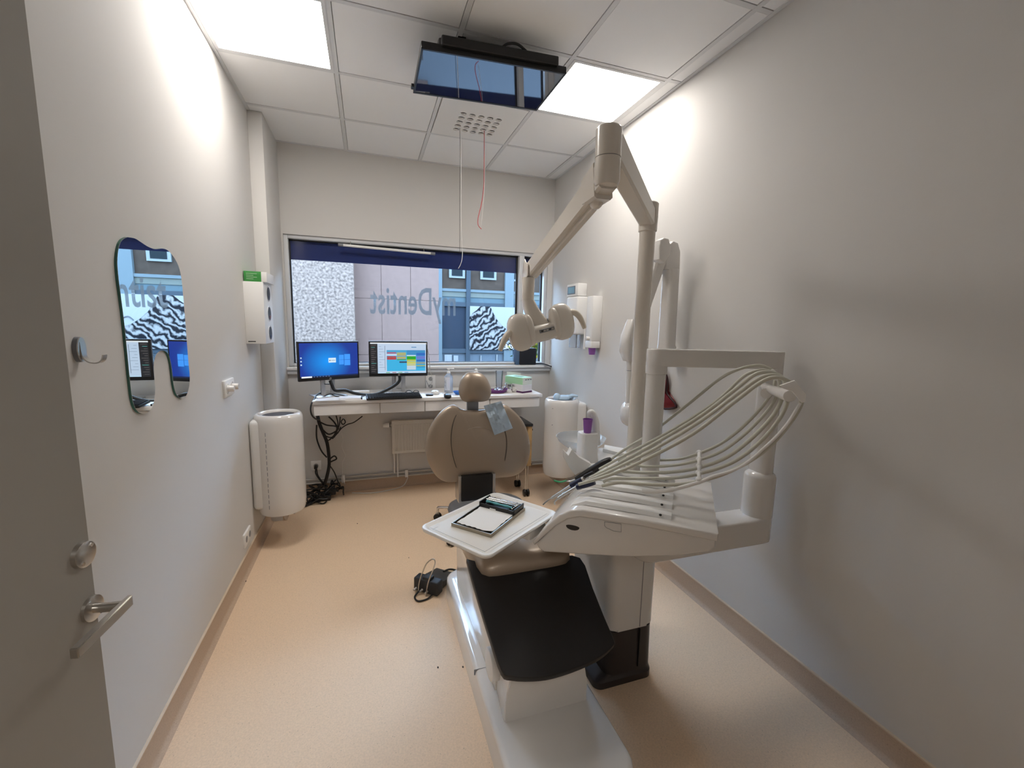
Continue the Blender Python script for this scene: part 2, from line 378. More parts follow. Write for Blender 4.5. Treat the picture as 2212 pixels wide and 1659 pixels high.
# ------------------------------------------------------------------ window
gyp = YB+.075
win = thing('window_1', 'wide aluminium window with navy film band and mirrored lettering', None, (.53, YB, WZ0), kind='structure')
fw = .032; mx0, mx1 = 1.418, 1.468
b = B(); y0, y1 = YB+.015, YB+.10
box(b, WX0, WX0+fw, y0, y1, WZ0, WZ1, .003); box(b, WX1-fw, WX1, y0, y1, WZ0, WZ1, .003); box(b, WX0+fw, WX1-fw, y0, y1, WZ1-.03, WZ1, .003); box(b, WX0+fw, WX1-fw, y0, y1, WZ0, WZ0+.025, .003)
fin(b, 'window_frame', ALU, win)
bx('mullion', ALU, win, mx0, mx1, y0-.005, y1, WZ0+.025, WZ1-.03, .003)
for a0, a1 in ((WX0+fw, mx0), (mx1, WX1-fw)):
    b = B(); g = .010; zz0, zz1 = WZ0+.025, WZ1-.03
    box(b, a0, a0+g, gyp-.012, gyp+.012, zz0, zz1); box(b, a1-g*1.5, a1, gyp-.012, gyp+.012, zz0, zz1); box(b, a0, a1, gyp-.012, gyp+.012, zz1-g, zz1); box(b, a0, a1, gyp-.012, gyp+.012, zz0, zz0+g*.6)
    fin(b, 'gasket', RUBBER, win, 0)
GLASS = thin_glass('window_glass', (.96, .985, .99))
for a0, a1 in ((WX0+fw, mx0), (mx1, WX1-fw)):
    b = B(); quad(b, (a0, gyp, WZ0+.025), (a1, gyp, WZ0+.025), (a1, gyp, WZ1-.03), (a0, gyp, WZ1-.03)); fin(b, 'pane', GLASS, win, 0)
FILM = mat('navy_film', (.014, .028, .14), .4, spec=.2)
for a0, a1 in ((WX0+fw, mx0), (mx1, WX1-fw)): bx('film_band', FILM, win, a0, a1, gyp+.003, gyp+.005, 2.052, 2.212)
ETCH = thin_glass('etched_film', (.55, .57, .60), opac=.72, body=(.105, .10, .095))
# the letters stand on the outside of the pane: seen from the room they read mirrored
o0 = at(984, 696, y=gyp+.002); o1 = at(800, 690, y=gyp+.002)
zb = at(900, 683, y=gyp)[2]; 
lt_ = text_mesh('lettering', 'myDentist', ETCH, win, (o0.x, gyp+.004, at(950, 700, y=gyp).z), (-1, 0, 0), (0, 0, 1), .33, 1, .0, .014, 1.0)
xs = [v.co.x for v in lt_.data.vertices]; k = (o0.x-o1.x)/(max(xs)-min(xs)); mxx = max(xs)
for v in lt_.data.vertices: v.co.x = mxx+(v.co.x-mxx)*k
bx('window_sill', WHITE2, win, -.657, XR-.002, YB-.045, YB+.09, WZ0-.026, WZ0, .004)
bx('sill_fascia', ALU, win, -.657, XR-.002, YB-.03, YB-.001, WZ0-.062, WZ0-.027, .003)
# white bar fixture along the window head
t = thing('window_light_bar', 'slim white tube fixture hung under the window head', 'light fixture', (.2, YB-.02, 2.17))
pa, pb = at(736, 529, y=YB-.02), at(935, 548, y=YB-.02)
tb('tube', WHITE2, t, [pa, pb], .011, 10, 1); d = (pb-pa).normalized()
for q in (pa, pb): cy('end_cap', GREYP, t, q-d*.02, q+d*.02, .013)
for f in (.1, .9): q = pa+(pb-pa)*f; tb('hanger', STEEL, t, [q, V((q.x, YB+.03, WZ1-.005))], .003, 6, 1)
# ------------------------------------------------------------------ door leaf (open, hinged beside the camera)
HX, HY = -.7315, .008; a = radians(9.9); dl = V((sin(a), cos(a), 0)); dn = V((cos(a), -sin(a), 0)); LW = 1.06
door = thing('door_1', 'grey laminate door leaf standing open along the wall', None, (HX, HY, 0), kind='structure')
DM = Mx(((dn.x, dl.x, 0, HX), (dn.y, dl.y, 0, HY), (0, 0, 1, 0), (0, 0, 0, 1)))
bx('leaf', DOORM, door, -.04, 0, 0, LW, .008, 2.10, .0015, 1, DM)
def D(n, l, z): return V((HX, HY, 0))+dn*n+dl*l+V((0, 0, z))
qd = dn.to_track_quat('Z', 'Y').to_matrix()
hp = atp(196, 1314, (HX, HY, 0), dn); hl = (hp-V((HX, HY, 0))).dot(dl); hz = hp.z
ro = lt('rosette', STEEL, door, [(.0005, .008), (.022, .008), (.0255, .0065), (.026, 0)], D(0, hl, hz), 32, qd)
pts = [D(.008, hl, hz), D(.03, hl, hz), D(.062, hl, hz+.002)]
hd = tb('handle', STEEL, door, pts, .0095, 16, 4)
b = B(); e0 = D(.066, hl+.012, hz+.006); e1 = D(.056, hl-.118, hz-.012)
def barsec(p, ww, hh): return [p+dn*x+V((0, 0, y)) for x, y in ((-ww, -hh), (ww, -hh), (ww, hh), (-ww, hh))]
rings(b, [barsec(e0, .005, .0115), barsec(e0+(e1-e0)*.3, .0065, .0115), barsec(e1, .0075, .0105)]); bmesh.ops.bevel(b, geom=b.edges[:], offset=.002, segments=2, affect='EDGES')
fin(b, 'lever', STEEL, hd)
cy('grub_screw', BLACK, ro, D(.02, hl-.002, hz-.0098), D(.02, hl-.002, hz-.0085), .002, None, 8)
lp = atp(175, 1198, (HX, HY, 0), dn); ll = (lp-V((HX, HY, 0))).dot(dl)
es = lt('escutcheon', STEEL, door, [(.0005, .011), (.021, .011), (.0255, .009), (.0265, 0)], D(0, ll, lp.z), 32, qd)
for s in (-1, 1): cy('screw', CHROME, es, D(.011, ll+s*.012, lp.z+s*.014), D(.0125, ll+s*.012, lp.z+s*.014), .004, None, 10)
b = B(); 
for xx in (DX0, DX1): box(b, xx-.02 if xx < 0 else xx-.03, xx+.03 if xx < 0 else xx+.02, -.17, -.03, 0, 2.14, .002)
box(b, DX0-.02, DX1+.02, -.17, -.03, 2.105, 2.15, .002)
tag(fin(b, 'trim_3', DOORM, None), 'grey door frame around the entrance', kind='structure')
# ------------------------------------------------------------------ outside the window
STUCCO = mat('pebbledash', (0.0898, 0.0638, 0.0501), .9, spec=0, noise=.6, nscale=24, bump=.6, bscale=32)
STONE = mat('pink_stone', (0.0825, 0.0515, 0.0409), .8, spec=0, noise=.06, nscale=14)
JOINT = mat('stone_joint', (0.0352, 0.0264, 0.0220), .9, spec=0)
struct(bx('street', mat('asphalt', (0.0550, 0.0572, 0.0616), .9, spec=0), None, -8, 16, 4.26, 30, -.25, -.2), 'street outside the window')
y = 8.6; xe = at(765, 650, y=y).x
tag(bx('pebbledash_wall', STUCCO, None, -8, xe, y, y+.5, -.2, 3.5), 'grey speckled pebbledash wall outside the window', 'wall')
y = 9.0; xe = at(948, 650, y=y).x; xs_ = xe-1.28
t = thing('stone_clad_wall', 'pale pink stone clad wall outside the window', 'wall', (xe-1.2, y+.2, -.2))
bx('core', JOINT, t, xe-2.98, xe-.004, y+.02, y+.5, -.2, 3.46)
c0 = None; cwid, chgt = .565, 1.1
for i in range(5):
    for j in range(4):
        xa, za = xe-(i+1)*cwid, -.2+j*chgt
        if c0 is None: c0 = bx('stone_panel', STONE, t, xa+.002, xa+cwid-.002, y, y+.03, za+.002, za+chgt-.002, .004, 1); cb = V((xa, 0, za))
        else: o = c0.copy(); COL.objects.link(o); o.parent = t; o.location = V((xa, random.uniform(-.003, .003), za))-cb
# shop building across the street
yf = 15.0
FX = lambda px: at(px, 660, y=yf).x
FZ = lambda py: at(1010, py, y=yf).z
bd = thing('shop_building', 'brick building with blue glazed shop front across the street', 'building', (4, yf, -.2))
BRICK = mat('brown_brick', (0.0264, 0.0187, 0.0143), .9, spec=0, noise=.12, nscale=8)
b = B(); box(b, FX(900), FX(900)+15, yf+.05, yf+1.5, FZ(628), 6.5); fin(b, 'brick_wall', BRICK, bd, 0)
bx('backing', mat('shop_interior', (0.0220, 0.0264, 0.0330), .8, spec=0), bd, FX(900), FX(900)+15, yf+.5, yf+1.4, -.2, FZ(628))
BLUEG = mat('blue_spandrel_glass', (0.0374, 0.0506, 0.0550), .12, spec=0); DKG = mat('dark_shop_glass', (0.0121, 0.0149, 0.0198), .1, spec=0); LTG = mat('pale_shop_glass', (0.0484, 0.0550, 0.0616), .12, spec=0)
BFR = mat('blue_grey_frame', (0.0220, 0.0264, 0.0308), .5, spec=0); BFRL = mat('pale_blue_frame', (0.0528, 0.0616, 0.0638), .5, spec=0)
vx = [946, 1011, 1099, 1190, 1290, 1390, 1490]
for i in range(len(vx)-1):
    a0, a1 = FX(vx[i]), FX(vx[i+1])
    bx('spandrel_pane', BLUEG, bd, a0+.04, a1-.04, yf+.03, yf+.06, FZ(655), FZ(630))
    bx('sign_band', mat('fascia_beige', (0.0572, 0.0594, 0.0506), .6, spec=0), bd, a0+.04, a1-.04, yf+.005, yf+.03, FZ(642), FZ(628))
    if i == 0: bx('shop_pane', DKG, bd, a0+.05, a1-.03, yf+.03, yf+.06, FZ(754), FZ(661))
    bx('low_pane', LTG, bd, a0+.05, a1-.03, yf+.03, yf+.06, FZ(800), FZ(762))
for px, wd in zip(vx, (.27, .15, .33, .15, .3, .15, .3)): bx('pillar', BFRL if wd > .2 else BFR, bd, FX(px)-wd/2, FX(px)+wd/2, yf-.06, yf+.08, -.2, FZ(578))
for py, hh, mm in ((658, .15, BFR), (758, .15, BFR), (628, .09, BFRL)): bx('transom', mm, bd, FX(930), FX(930)+14, yf-.04, yf+.07, FZ(py)-hh/2, FZ(py)+hh/2)
for k in range(8):
    px = 987+k*67; a0, a1, z0, z1 = FX(px-17), FX(px+17), FZ(602), FZ(602)+1.9
    wn = bx('upper_window', mat('white_window_frame', (0.0880, 0.0902, 0.0836), .5, spec=0), bd, a0, a1, yf-.02, yf+.06, z0, z1)
    bx('window_pane', mat('dark_window_pane', (.008, .010, .011), .1, spec=0), wn, a0+.09, a1-.09, yf-.03, yf+.02, z0+.07, z1-.09)
for px, ww, z0, z1, sh in ((968, 16, 785, 766, .6), (985, 10, 783, 768, .8), (1040, 2, 787, 768, .3), (1075, 2, 787, 766, .3)):
    bx('display_item', mat('display_white', (0.1100, 0.1056, 0.1012), .5, spec=0), bd, FX(px-ww/2), FX(px+ww/2), yf-.02, yf+.02, FZ(z0), FZ(z1))
# poster: black and white hair picture with brand lettering
po = thing('hair_poster', 'large black and white shop window poster of flowing hair', 'poster', (FX(1100), yf-.06, FZ(755)))
a0, a1, z0, z1 = FX(1014), FX(1014)+6.4, FZ(755), FZ(661)
def poster_mat():
    m = bpy.data.materials.new('poster_print'); m.use_nodes = True; nt = m.node_tree; b_ = nt.nodes['Principled BSDF']; N = nt.nodes.new; L = nt.links.new
    tc = N('ShaderNodeTexCoord'); mp = N('ShaderNodeMapping'); mp.inputs['Rotation'].default_value = (0, radians(35), 0); L(tc.outputs['Object'], mp.inputs['Vector'])
    wv = N('ShaderNodeTexWave'); wv.inputs['Scale'].default_value = 1.7; wv.inputs['Distortion'].default_value = 12; wv.inputs['Detail'].default_value = 4; wv.inputs['Detail Scale'].default_value = 1.7; wv.bands_direction = 'Z'; L(mp.outputs[0], wv.inputs['Vector'])
    r = N('ShaderNodeValToRGB'); r.color_ramp.elements[0].color = (.006, .006, .007, 1); r.color_ramp.elements[1].color = (.115, .105, .098, 1); r.color_ramp.elements[0].position = .22; r.color_ramp.elements[1].position = 1.0; L(wv.outputs['Fac'], r.inputs['Fac'])
    L(r.outputs[0], b_.inputs['Base Color']); b_.inputs['Roughness'].default_value = .7; b_.inputs['Specular IOR Level'].default_value = 0; MATS['poster_print'] = m; return m
bx('print', poster_mat(), po, a0, a1, yf-.09, yf-.065, z0, z1)
SKIN = mat('poster_pale', (0.1210, 0.1144, 0.1100), .5, spec=0)
def xz(px, py): return V((FX(px), yf-.095, FZ(py)))
pz('pale_face', SKIN, po, [xz(*q) for q in [(1058, 661), (1135, 661), (1140, 726), (1116, 721), (1098, 713), (1085, 703), (1074, 691), (1066, 678)]], (0, .004, 0))
pz('pale_face', SKIN, po, [xz(*q) for q in [(1014, 661), (1036, 661), (1028, 670), (1020, 676), (1014, 684)]], (0, .004, 0))
for q in ([(1094, 706), (1100, 700), (1107, 702), (1112, 707)], [(1110, 693), (1115, 690), (1120, 694)]):
    tb('eye_line', BLACK, po, [xz(*p)-V((0, .004, 0)) for p in q], .018, 6, 4)
text_mesh('brand_lettering', 'K\u00c9RASTASE', mat('lettering_white', (.32, .31, .30), .6, spec=0), po, xz(1081, 752.5)-V((0, .006, 0)), (1, 0, 0), (0, 0, 1), FZ(740)-FZ(752.5), .74, .0, .01)
# street tree
tr = thing('street_tree', 'young street tree with yellow green leaves outside the window', 'tree', (at(1160, 750, y=11).x, 11, -.2))
bp = ORG[tr.name]
tb('trunk', mat('bark', (.10, .08, .06), .9), tr, [bp, bp+V((.03, 0, .8)), bp+V((0, .02, 1.7))], lambda s: .03-.015*s, 8, 4)
LEAF = [mat('leaf_green', (0.0220, 0.0330, 0.0066), .6, spec=0), mat('leaf_yellow', (0.0704, 0.0528, 0.0066), .6, spec=0)]
for li, (mm, nn) in enumerate(zip(LEAF, (420, 260))):
    b = B()
    for k in range(nn):
        th = random.uniform(0, 2*pi); ph = math.acos(random.uniform(-1, 1)); rr = 1.0*random.random()**.5
        c = bp+V((rr*sin(ph)*cos(th)*.8, rr*sin(ph)*sin(th), 1.25+rr*cos(ph)*.8)); s = random.uniform(.04, .085)
        R_ = Mx.Rotation(random.uniform(0, 6), 3, V((random.gauss(0, 1), random.gauss(0, 1), random.gauss(0, 1))).normalized())
        b.faces.new([b.verts.new(c+R_ @ V(p)) for p in ((0, -s, 0), (s*.6, 0, s*.2), (0, s, 0), (-s*.6, 0, s*.2))])
    o = fin(b, 'foliage', mm, tr, 0, False); o['kind'] = 'stuff'
#@@OBJECTS
# ================================================================== DENTAL CHAIR
cx = .622
ch = thing('dental_chair', 'taupe vinyl dental chair with black leg rest on a white base', 'dental chair', (cx, 1.7, 0))
# base: long white plinth with rounded ends
def rrect(x0, x1, y0, y1, r, z, n=5):
    out = []
    for (px, py, a0) in ((x1-r, y0+r, -pi/2), (x1-r, y1-r, 0), (x0+r, y1-r, pi/2), (x0+r, y0+r, pi)):
        for i in range(n+1): a = a0+pi/2*i/n; out.append(V((px+r*cos(a), py+r*sin(a), z)))
    return out
b = B(); X0, X1, Y0, Y1 = .386, .815, .985, 2.33
rings(b, [rrect(X0, X1, Y0, Y1, .09, 0), rrect(X0+.004, X1-.004, Y0+.004, Y1-.004, .09, .10), rrect(X0+.006, X1-.006, Y0+.006, Y1-.006, .088, .112), rrect(X0+.012, X1-.012, Y0+.012, Y1-.012, .085, .119), rrect(X0+.022, X1-.022, Y0+.022, Y1-.022, .08, .122), rrect(X0+.05, X1-.05, Y0+.05, Y1-.05, .06, .123)])
ba = fin(b, 'base', WHITE, ch, 50)
bx('seam', GREYP, ba, X0-.0005, X0+.06, 1.56, 1.562, .10, .1235)
# raised cover along the lift
b = B()
secs = []
for y, z1, xa, xb in ((1.295, .34, .432, .768), (1.50, .42, .452, .77), (1.75, .46, .452, .77), (2.05, .42, .455, .77), (2.27, .30, .46, .76)):
    secs.append([V((xa, y, .10)), V((xb, y, .10)), V((xb-.005, y, z1*.6)), V((xb-.03, y, z1)), V((xa+.03, y, z1)), V((xa+.005, y, z1*.6))])
rings(b, secs); bmesh.ops.bevel(b, geom=b.edges[:], offset=.006, segments=2, affect='EDGES', clamp_overlap=True)
fin(b, 'lift_cover', WHITE, ch)
pz('side_cover', CREAM, ch, [(.44, 1.42, .37), (.44, 1.44, .115), (.44, 2.2, .115), (.44, 2.22, .36), (.44, 1.75, .52), (.44, 1.62, .51)], (.02, 0, 0), .004)
cy('hinge_cap', WHITE2, ch, (.418, 1.46, .225), (.45, 1.46, .225), .06, None, 24, .004)
# leg rest pad, black
lo = V((cx, 1.66, .55)); ln = V((0, -.38, .925)).normalized()
ptsL = [(1008, 1206), (1050, 1216), (1098, 1219), (1140, 1217), (1195, 1203), (1253, 1204), (1281, 1270), (1305, 1330), (1327, 1382), (1325, 1394), (1300, 1416), (1258, 1437), (1198, 1457), (1154, 1463), (1106, 1461), (1084, 1449), (1060, 1380), (1032, 1290)]
W_ = [atp(px, py, lo, ln) for px, py in ptsL]
W_ = spline(W_+[W_[0]], 3)[:-1]
b = B(); prism(b, [p-ln*.032 for p in W_], ln*.032, .005, 3); fin(b, 'leg_rest', BLACKM, ch, 45)
# seat
b = B(); 
secs = []
for y, z0, z1, hw in ((1.575, .515, .535, .14), (1.58, .50, .55, .175), (1.595, .48, .57, .20), (1.63, .462, .585, .215), (1.75, .45, .59, .225), (1.95, .44, .565, .225), (2.12, .44, .545, .21), (2.24, .45, .53, .19)):
    zc, h = (z0+z1)/2, (z1-z0)/2
    secs.append([V((cx+hw*(abs(cos(a))**.5)*(1 if cos(a) >= 0 else -1), y, zc+h*(abs(sin(a))**.6)*(1 if sin(a) >= 0 else -1))) for a in [2*pi*k/28 for k in range(28)]])
rings(b, secs); fin(b, 'seat', TAUPE, ch, 60)
# backrest
yb = 2.40; nb = V((0, -1, .08))
C4 = lambda x, y: (620+x/3.687, 840+y/3.687)
ol = [(1330, 125), (1270, 145), (1205, 200), (1140, 300), (1105, 400), (1102, 500), (1130, 600), (1185, 690), (1250, 735), (1320, 742), (1500, 722), (1700, 706), (1810, 690), (1885, 640), (1922, 560), (1936, 460), (1915, 340), (1870, 245), (1800, 170), (1735, 125), (1680, 130), (1600, 158), (1480, 170), (1390, 160)]
o3 = [at(*C4(*q), y=yb) for q in ol]; cb_ = at(*C4(1510, 430), y=yb)
b = B(); pillow(b, o3, nb, .055, .06, 10, 2.6, cb_, 3)
bk = fin(b, 'backrest', TAUPE, ch, 70)
def on_back(px, py, h=.0):      # point on the bulging front of the backrest
    p = at(px, py, y=yb); d = p-cb_
    best = 0
    for i in range(len(o3)):
        a_, c_ = o3[i]-cb_, o3[(i+1) % len(o3)]-cb_
        den = a_.x*c_.z-a_.z*c_.x
        if abs(den) < 1e-9: continue
        u_ = (d.x*c_.z-d.z*c_.x)/den; v_ = (a_.x*d.z-a_.z*d.x)/den
        if u_ >= -1e-6 and v_ >= -1e-6: best = max(best, u_+v_)
    s_ = min(best, .999)
    yy = yb-(.055*(1-s_**2.6)**(1/2.6)+h)
    return at(px, py, y=yy)
SEAM = mat('vinyl_seam', (.10, .08, .065), .5)
for sl in ([(1372, 165), (1330, 250), (1308, 360), (1312, 480), (1340, 600), (1385, 708)], [(1640, 160), (1700, 250), (1740, 360), (1748, 450), (1735, 560), (1700, 695)]):
    tb('seam', SEAM, bk, [on_back(*C4(*q), h=.0) for q in sl], .003, 6, 6)
    tb('piping', TAUPE, bk, [on_back(*C4(q[0]+8, q[1]), h=.0005) for q in sl], .0035, 6, 6)
tb('emboss_arc', TAUPE, bk, [on_back(*C4(*q), h=-.0004) for q in [(1440, 325), (1500, 307), (1560, 309), (1620, 325)]], .002, 6, 6)
# headrest
C6 = lambda x, y: (880+x/6.9125, 760+y/6.9125)
oh = [(1000, 302), (880, 318), (800, 410), (768, 540), (775, 640), (820, 722), (900, 752), (1010, 750), (1120, 745), (1200, 718), (1242, 640), (1244, 540), (1195, 420), (1110, 325)]
hy = 2.43
h3 = [at(*C6(*q), y=hy) for q in oh]
b = B(); pillow(b, h3, V((0, -1, .15)), .07, .045, 11, 2.0, at(*C6(1005, 560), y=hy), 3); fin(b, 'headrest', TAUPE, ch, 70)
p0, p1 = at(*C6(890, 870), y=2.43), at(*C6(1058, 700), y=2.43)
bx('headrest_post', GREYP, ch, p0.x, p1.x, 2.42, 2.445, p0.z-.03, p1.z, .004)
p0, p1 = at(990, 1085, y=2.36), at(1066, 1020, y=2.36)
bx('back_support', BLACKM, ch, p0.x+.012, p1.x-.01, 2.33, 2.44, p0.z+.012, p1.z, .006)
for xa in (p0.x-.004, p1.x-.012): bx('support_rail', STEEL, ch, xa, xa+.018, 2.335, 2.43, p0.z+.005, p1.z, .003)
# ================================================================== DENTAL UNIT (pillar with spittoon)
un = thing('dental_unit_pillar', 'white floor pillar with dark foot carrying the glass spittoon bowl', 'dental unit', (1.05, 1.85, 0))
b = B(); rings(b, [rrect(.945, 1.178, 1.445, 1.82, .045, .245), rrect(.945, 1.178, 1.445, 1.82, .045, .78)]); bmesh.ops.bevel(b, geom=[e for e in b.edges if abs(e.verts[0].co.z-e.verts[1].co.z) < 1e-5 and e.is_boundary is False and len(e.link_faces) == 2 and any(len(f.verts) > 4 for f in e.link_faces)], offset=.008, segments=2, affect='EDGES')
col = fin(b, 'column', WHITE, un, 40)
bx('panel_seam', GREYP, col, 1.096, 1.0985, 1.4435, 1.446, .25, .79)
b = B(); rings(b, [rrect(.888, 1.174, 1.432, 1.84, .035, 0), rrect(.888, 1.174, 1.432, 1.84, .035, .03), rrect(.900, 1.174, 1.438, 1.83, .035, .036), rrect(.940, 1.174, 1.442, 1.83, .04, .048), rrect(.946, 1.175, 1.446, 1.82, .045, .243)])
ft = fin(b, 'foot', DARK, un, 35)
bx('panel_seam', BLACK, ft, 1.096, 1.0985, 1.436, 1.45, .062, .243)
# spittoon head
zt = .86
tp = [(1217, 978), (1237, 970), (1300, 968), (1306, 958), (1350, 969), (1356, 985), (1340, 1000), (1290, 1012)]
spz = .845
top = [at(*q, z=spz) for q in [(1240, 974), (1300, 966), (1350, 968), (1362, 985), (1345, 1010), (1288, 1008)]]
pz('spittoon_head', WHITE, un, [p-V((0, 0, .075)) for p in top], (0, 0, .075), .012, 3)
pz('head_support', WHITE, un, [(1.06, 1.70, .72), (1.06, 1.90, .72), (1.175, 1.90, .72), (1.175, 1.70, .72)], (0, 0, .06), .006)
bxp = at(1329, 970, y=2.0)
pz('raised_edge', WHITE2, un, [at(*q, z=spz+.02) for q in [(1303, 969), (1306, 960), (1349, 968), (1352, 980), (1340, 978)]], (0, 0, -.03), .004)
# bowl
bc = at(1255, 945, y=2.12); GB = thin_glass('glass_bowl', (.90, .93, .93), opac=.38, body=(.80, .82, .84))
zr = bc.z
lt('bowl', GB, un, [(.012, spz+.002), (.06, spz+.008), (.10, spz+.035), (.128, (spz+zr)/2+.02), (.138, zr), (.141, zr+.004), (.137, zr+.004), (.126, (spz+zr)/2+.02), (.098, spz+.04), (.05, spz+.014), (.010, spz+.008)], (bc.x, bc.y, 0), 40)
q0, q1 = at(1254, 974, y=1.93), at(1292, 934, y=1.93)
b = B(); xm, hw = (q0.x+q1.x)/2, (q1.x-q0.x)/2
def orect(c, rx, ry, z, n=24, e=.55):
    return [V((c[0]+rx*(abs(cos(a))**e)*(1 if cos(a) >= 0 else -1), c[1]+ry*(abs(sin(a))**e)*(1 if sin(a) >= 0 else -1), z)) for a in [2*pi*k/n for k in range(n)]]
rings(b, [orect((xm, 1.95), hw*1.08, .05, spz-.002), orect((xm, 1.95), hw, .045, spz+.05), orect((xm, 1.95), hw*.97, .043, q1.z-.004), orect((xm, 1.95), hw*.9, .038, q1.z)])
cf = fin(b, 'cup_filler', WHITE2, un, 50)
sp = [at(*q, y=1.96) for q in ((1287, 960), (1286, 925), (1284, 905), (1279, 893), (1275, 892), (1274, 900))]
tb('water_spout', WHITE2, un, sp, lambda s: .024-.009*s, 12, 6)
b = B(); pt = at(1270, 905, y=1.94); cr = (at(1279, 910, y=1.94)-at(1261, 910, y=1.94)).length/2
tag_c = thing('purple_cup', 'purple plastic rinsing cup standing on the spittoon cup filler', 'cup', (pt.x, 1.94, q1.z))
h = pt.z-q1.z
lt('cup_body', PURPLE, tag_c, [(.0005, 0), (cr*.78, 0), (cr*.80, .002), (cr, h), (cr*1.06, h), (cr*1.06, h-.003), (cr*.95, h-.004), (cr*.74, .004), (.0005, .004)], (pt.x, 1.94, q1.z), 24)
# assistant's notched instrument holder in front of the spittoon
nh = [(1220, 976), (1228, 984), (1235, 971), (1251, 988), (1278, 1003), (1262, 1015), (1243, 1027), (1230, 1010), (1220, 992)]
hh3 = [at(*q, y=1.80) for q in nh]
pz('instrument_holder', WHITE2, un, hh3, (.012, .05, 0), .003)
bx('holder_arm', WHITE2, un, hh3[4].x-.05, hh3[4].x+.10, 1.81, 1.86, hh3[4].z-.045, hh3[4].z-.015, .006)
# ================================================================== OPERATING LAMP
PX, PY = 1.192, 1.70
pt_ = at(1398, 500, y=PY); pz1 = pt_.z
la = thing('operating_lamp', 'cream articulated dental operating lamp with twin rounded reflector housing', 'lamp', (PX, PY, .8))
cy('pole', CREAM, la, (PX, PY, .80), (PX, PY, pz1), .0345, None, 32)
lt('pole_collar', CREAM, la, [(.0345, 0), (.040, .004), (.041, .05), (.041, .12), (.036, .125)], (PX, PY, pz1-.004), 32, cap=True)
E1 = at(1313, 340, y=1.38)
def arm(name, m, a, c, w0, h0, w1, h1, parent, ch=.25):
    a, c = V(a), V(c); d = (c-a).normalized(); s = d.cross(V((0, 0, 1))).normalized(); u_ = s.cross(d); secs = []
    for p, w_, h_ in ((a, w0, h0), (c, w1, h1)):
        k = ch*min(w_, h_); secs.append([p+s*x+u_*y for x, y in ((w_-k, -h_), (w_, -h_+k), (w_, h_-k), (w_-k, h_), (-w_+k, h_), (-w_, h_-k), (-w_, -h_+k), (-w_+k, -h_))])
    b = B(); rings(b, secs); return fin(b, name, m, parent, 35)
A1 = V((PX, PY, pz1+.055))
a1 = arm('lower_arm', CREAM, A1+V((.02, .016, -.012)), E1+V((0, 0, .05)), .034, .036, .036, .050, la)
bt = at(1310, 340, y=1.38)
rE = .044
zt_, zm_, zb_ = at(1310, 276, y=1.38).z, at(1310, 342, y=1.38).z, at(1310, 402, y=1.38).z
lt('elbow_cap', CREAM, la, [(.0005, zt_+.004), (rE-.006, zt_+.003), (rE, zt_-.004), (rE, zm_+.0015), (.03, zm_+.0015)], (E1.x, E1.y, 0), 32)
lt('elbow_seam', GREYP, la, [(rE-.002, zm_+.003), (rE-.002, zm_-.003)], (E1.x, E1.y, 0), 32)
lt('elbow_body', CREAM, la, [(.03, zm_-.001), (rE, zm_-.001), (rE, zb_+.012), (rE-.006, zb_), (rE-.02, zb_-.006), (.0005, zb_-.007)], (E1.x, E1.y, 0), 32)
LJ = at(1149, 590, y=2.15)
E2 = V((E1.x, E1.y, (zm_+zb_)/2-.01))
a2 = arm('upper_arm', CREAM, E2, LJ+V((0, 0, .012)), .034, .050, .030, .040, la)
d2 = (LJ-E2).normalized()
arm('arm_underside_rib', CREAM, E2+d2*.08-V((0, 0, .055)), LJ-d2*.06-V((0, 0, .035)), .012, .012, .012, .010, la)
arm('shoulder_cover', CREAM, E2+d2*.03+V((0, 0, .0)), E2+d2*.13+V((0, 0, .012)), .0355, .066, .0355, .052, la)
el('knuckle', CREAM, la, E2+d2*.075-V((0, 0, .05)), (.022, 0, 0), (0, .03, 0), (0, 0, .022))
S2 = d2.cross(V((0, 0, 1))).normalized()
pz('joint_plate', CREAM, la, [LJ-S2*.034+d2*x+V((0, 0, y)) for x, y in ((-.05, -.03), (.03, -.045), (.045, .0), (.03, .06), (.012, .075), (-.004, .055), (-.05, .02))], -S2*.006, .002)
J1 = at(1141, 612, y=2.15); J2 = at(1140, 648, y=2.15); J3 = at(1168, 706, y=2.14)
cy('swivel', CREAM, la, J1+V((0, 0, .03)), J2+V((0, 0, 0)), .034, .032, 28, .003)
b = B()
def ringd(c, w_, dpt, n=20, tilt=0):
    return [V((c.x+w_*(abs(cos(a))**.7)*(1 if cos(a) >= 0 else -1), c.y+dpt*(abs(sin(a))**.7)*(1 if sin(a) >= 0 else -1), c.z+tilt*cos(a))) for a in [2*pi*k/n for k in range(n)]]
rings(b, [ringd(J2, .032, .032), ringd(at(1146, 665, y=2.15), .038, .034, tilt=.004), ringd(at(1158, 688, y=2.145), .047, .035, tilt=.01), ringd(J3, .050, .034, tilt=.014)]); fin(b, 'neck', CREAM, la, 50)
up_ = V((.25, 0, 1)).normalized(); ri_ = V((1, 0, -.25)).normalized()
hl_ = at(1124, 718, y=2.12); hr_ = at(1213, 695, y=2.12)
ax = (hr_-hl_).normalized(); az = V((-ax.z, 0, ax.x)); ay = V((0, 1, 0))
b = B()
for c, s_ in ((hl_, -1), (hr_, 1)):
    ellips(b, c, ax*.066, ay*.05, az*.098, .78, 28, 16)
fin(b, 'reflector_housing', CREAM, la, 60)
for c, s_ in ((hl_, -1), (hr_, 1)):
    ellips_b = B(); ellips(ellips_b, c+ax*(-s_*.045)+ay*(-.012), ax*.028, ay*.04, az*.085, .8, 20, 12); fin(ellips_b, 'housing_ridge', CREAM, la, 60)
mid = (hl_+hr_)/2-az*.018
b = B(); secs = []
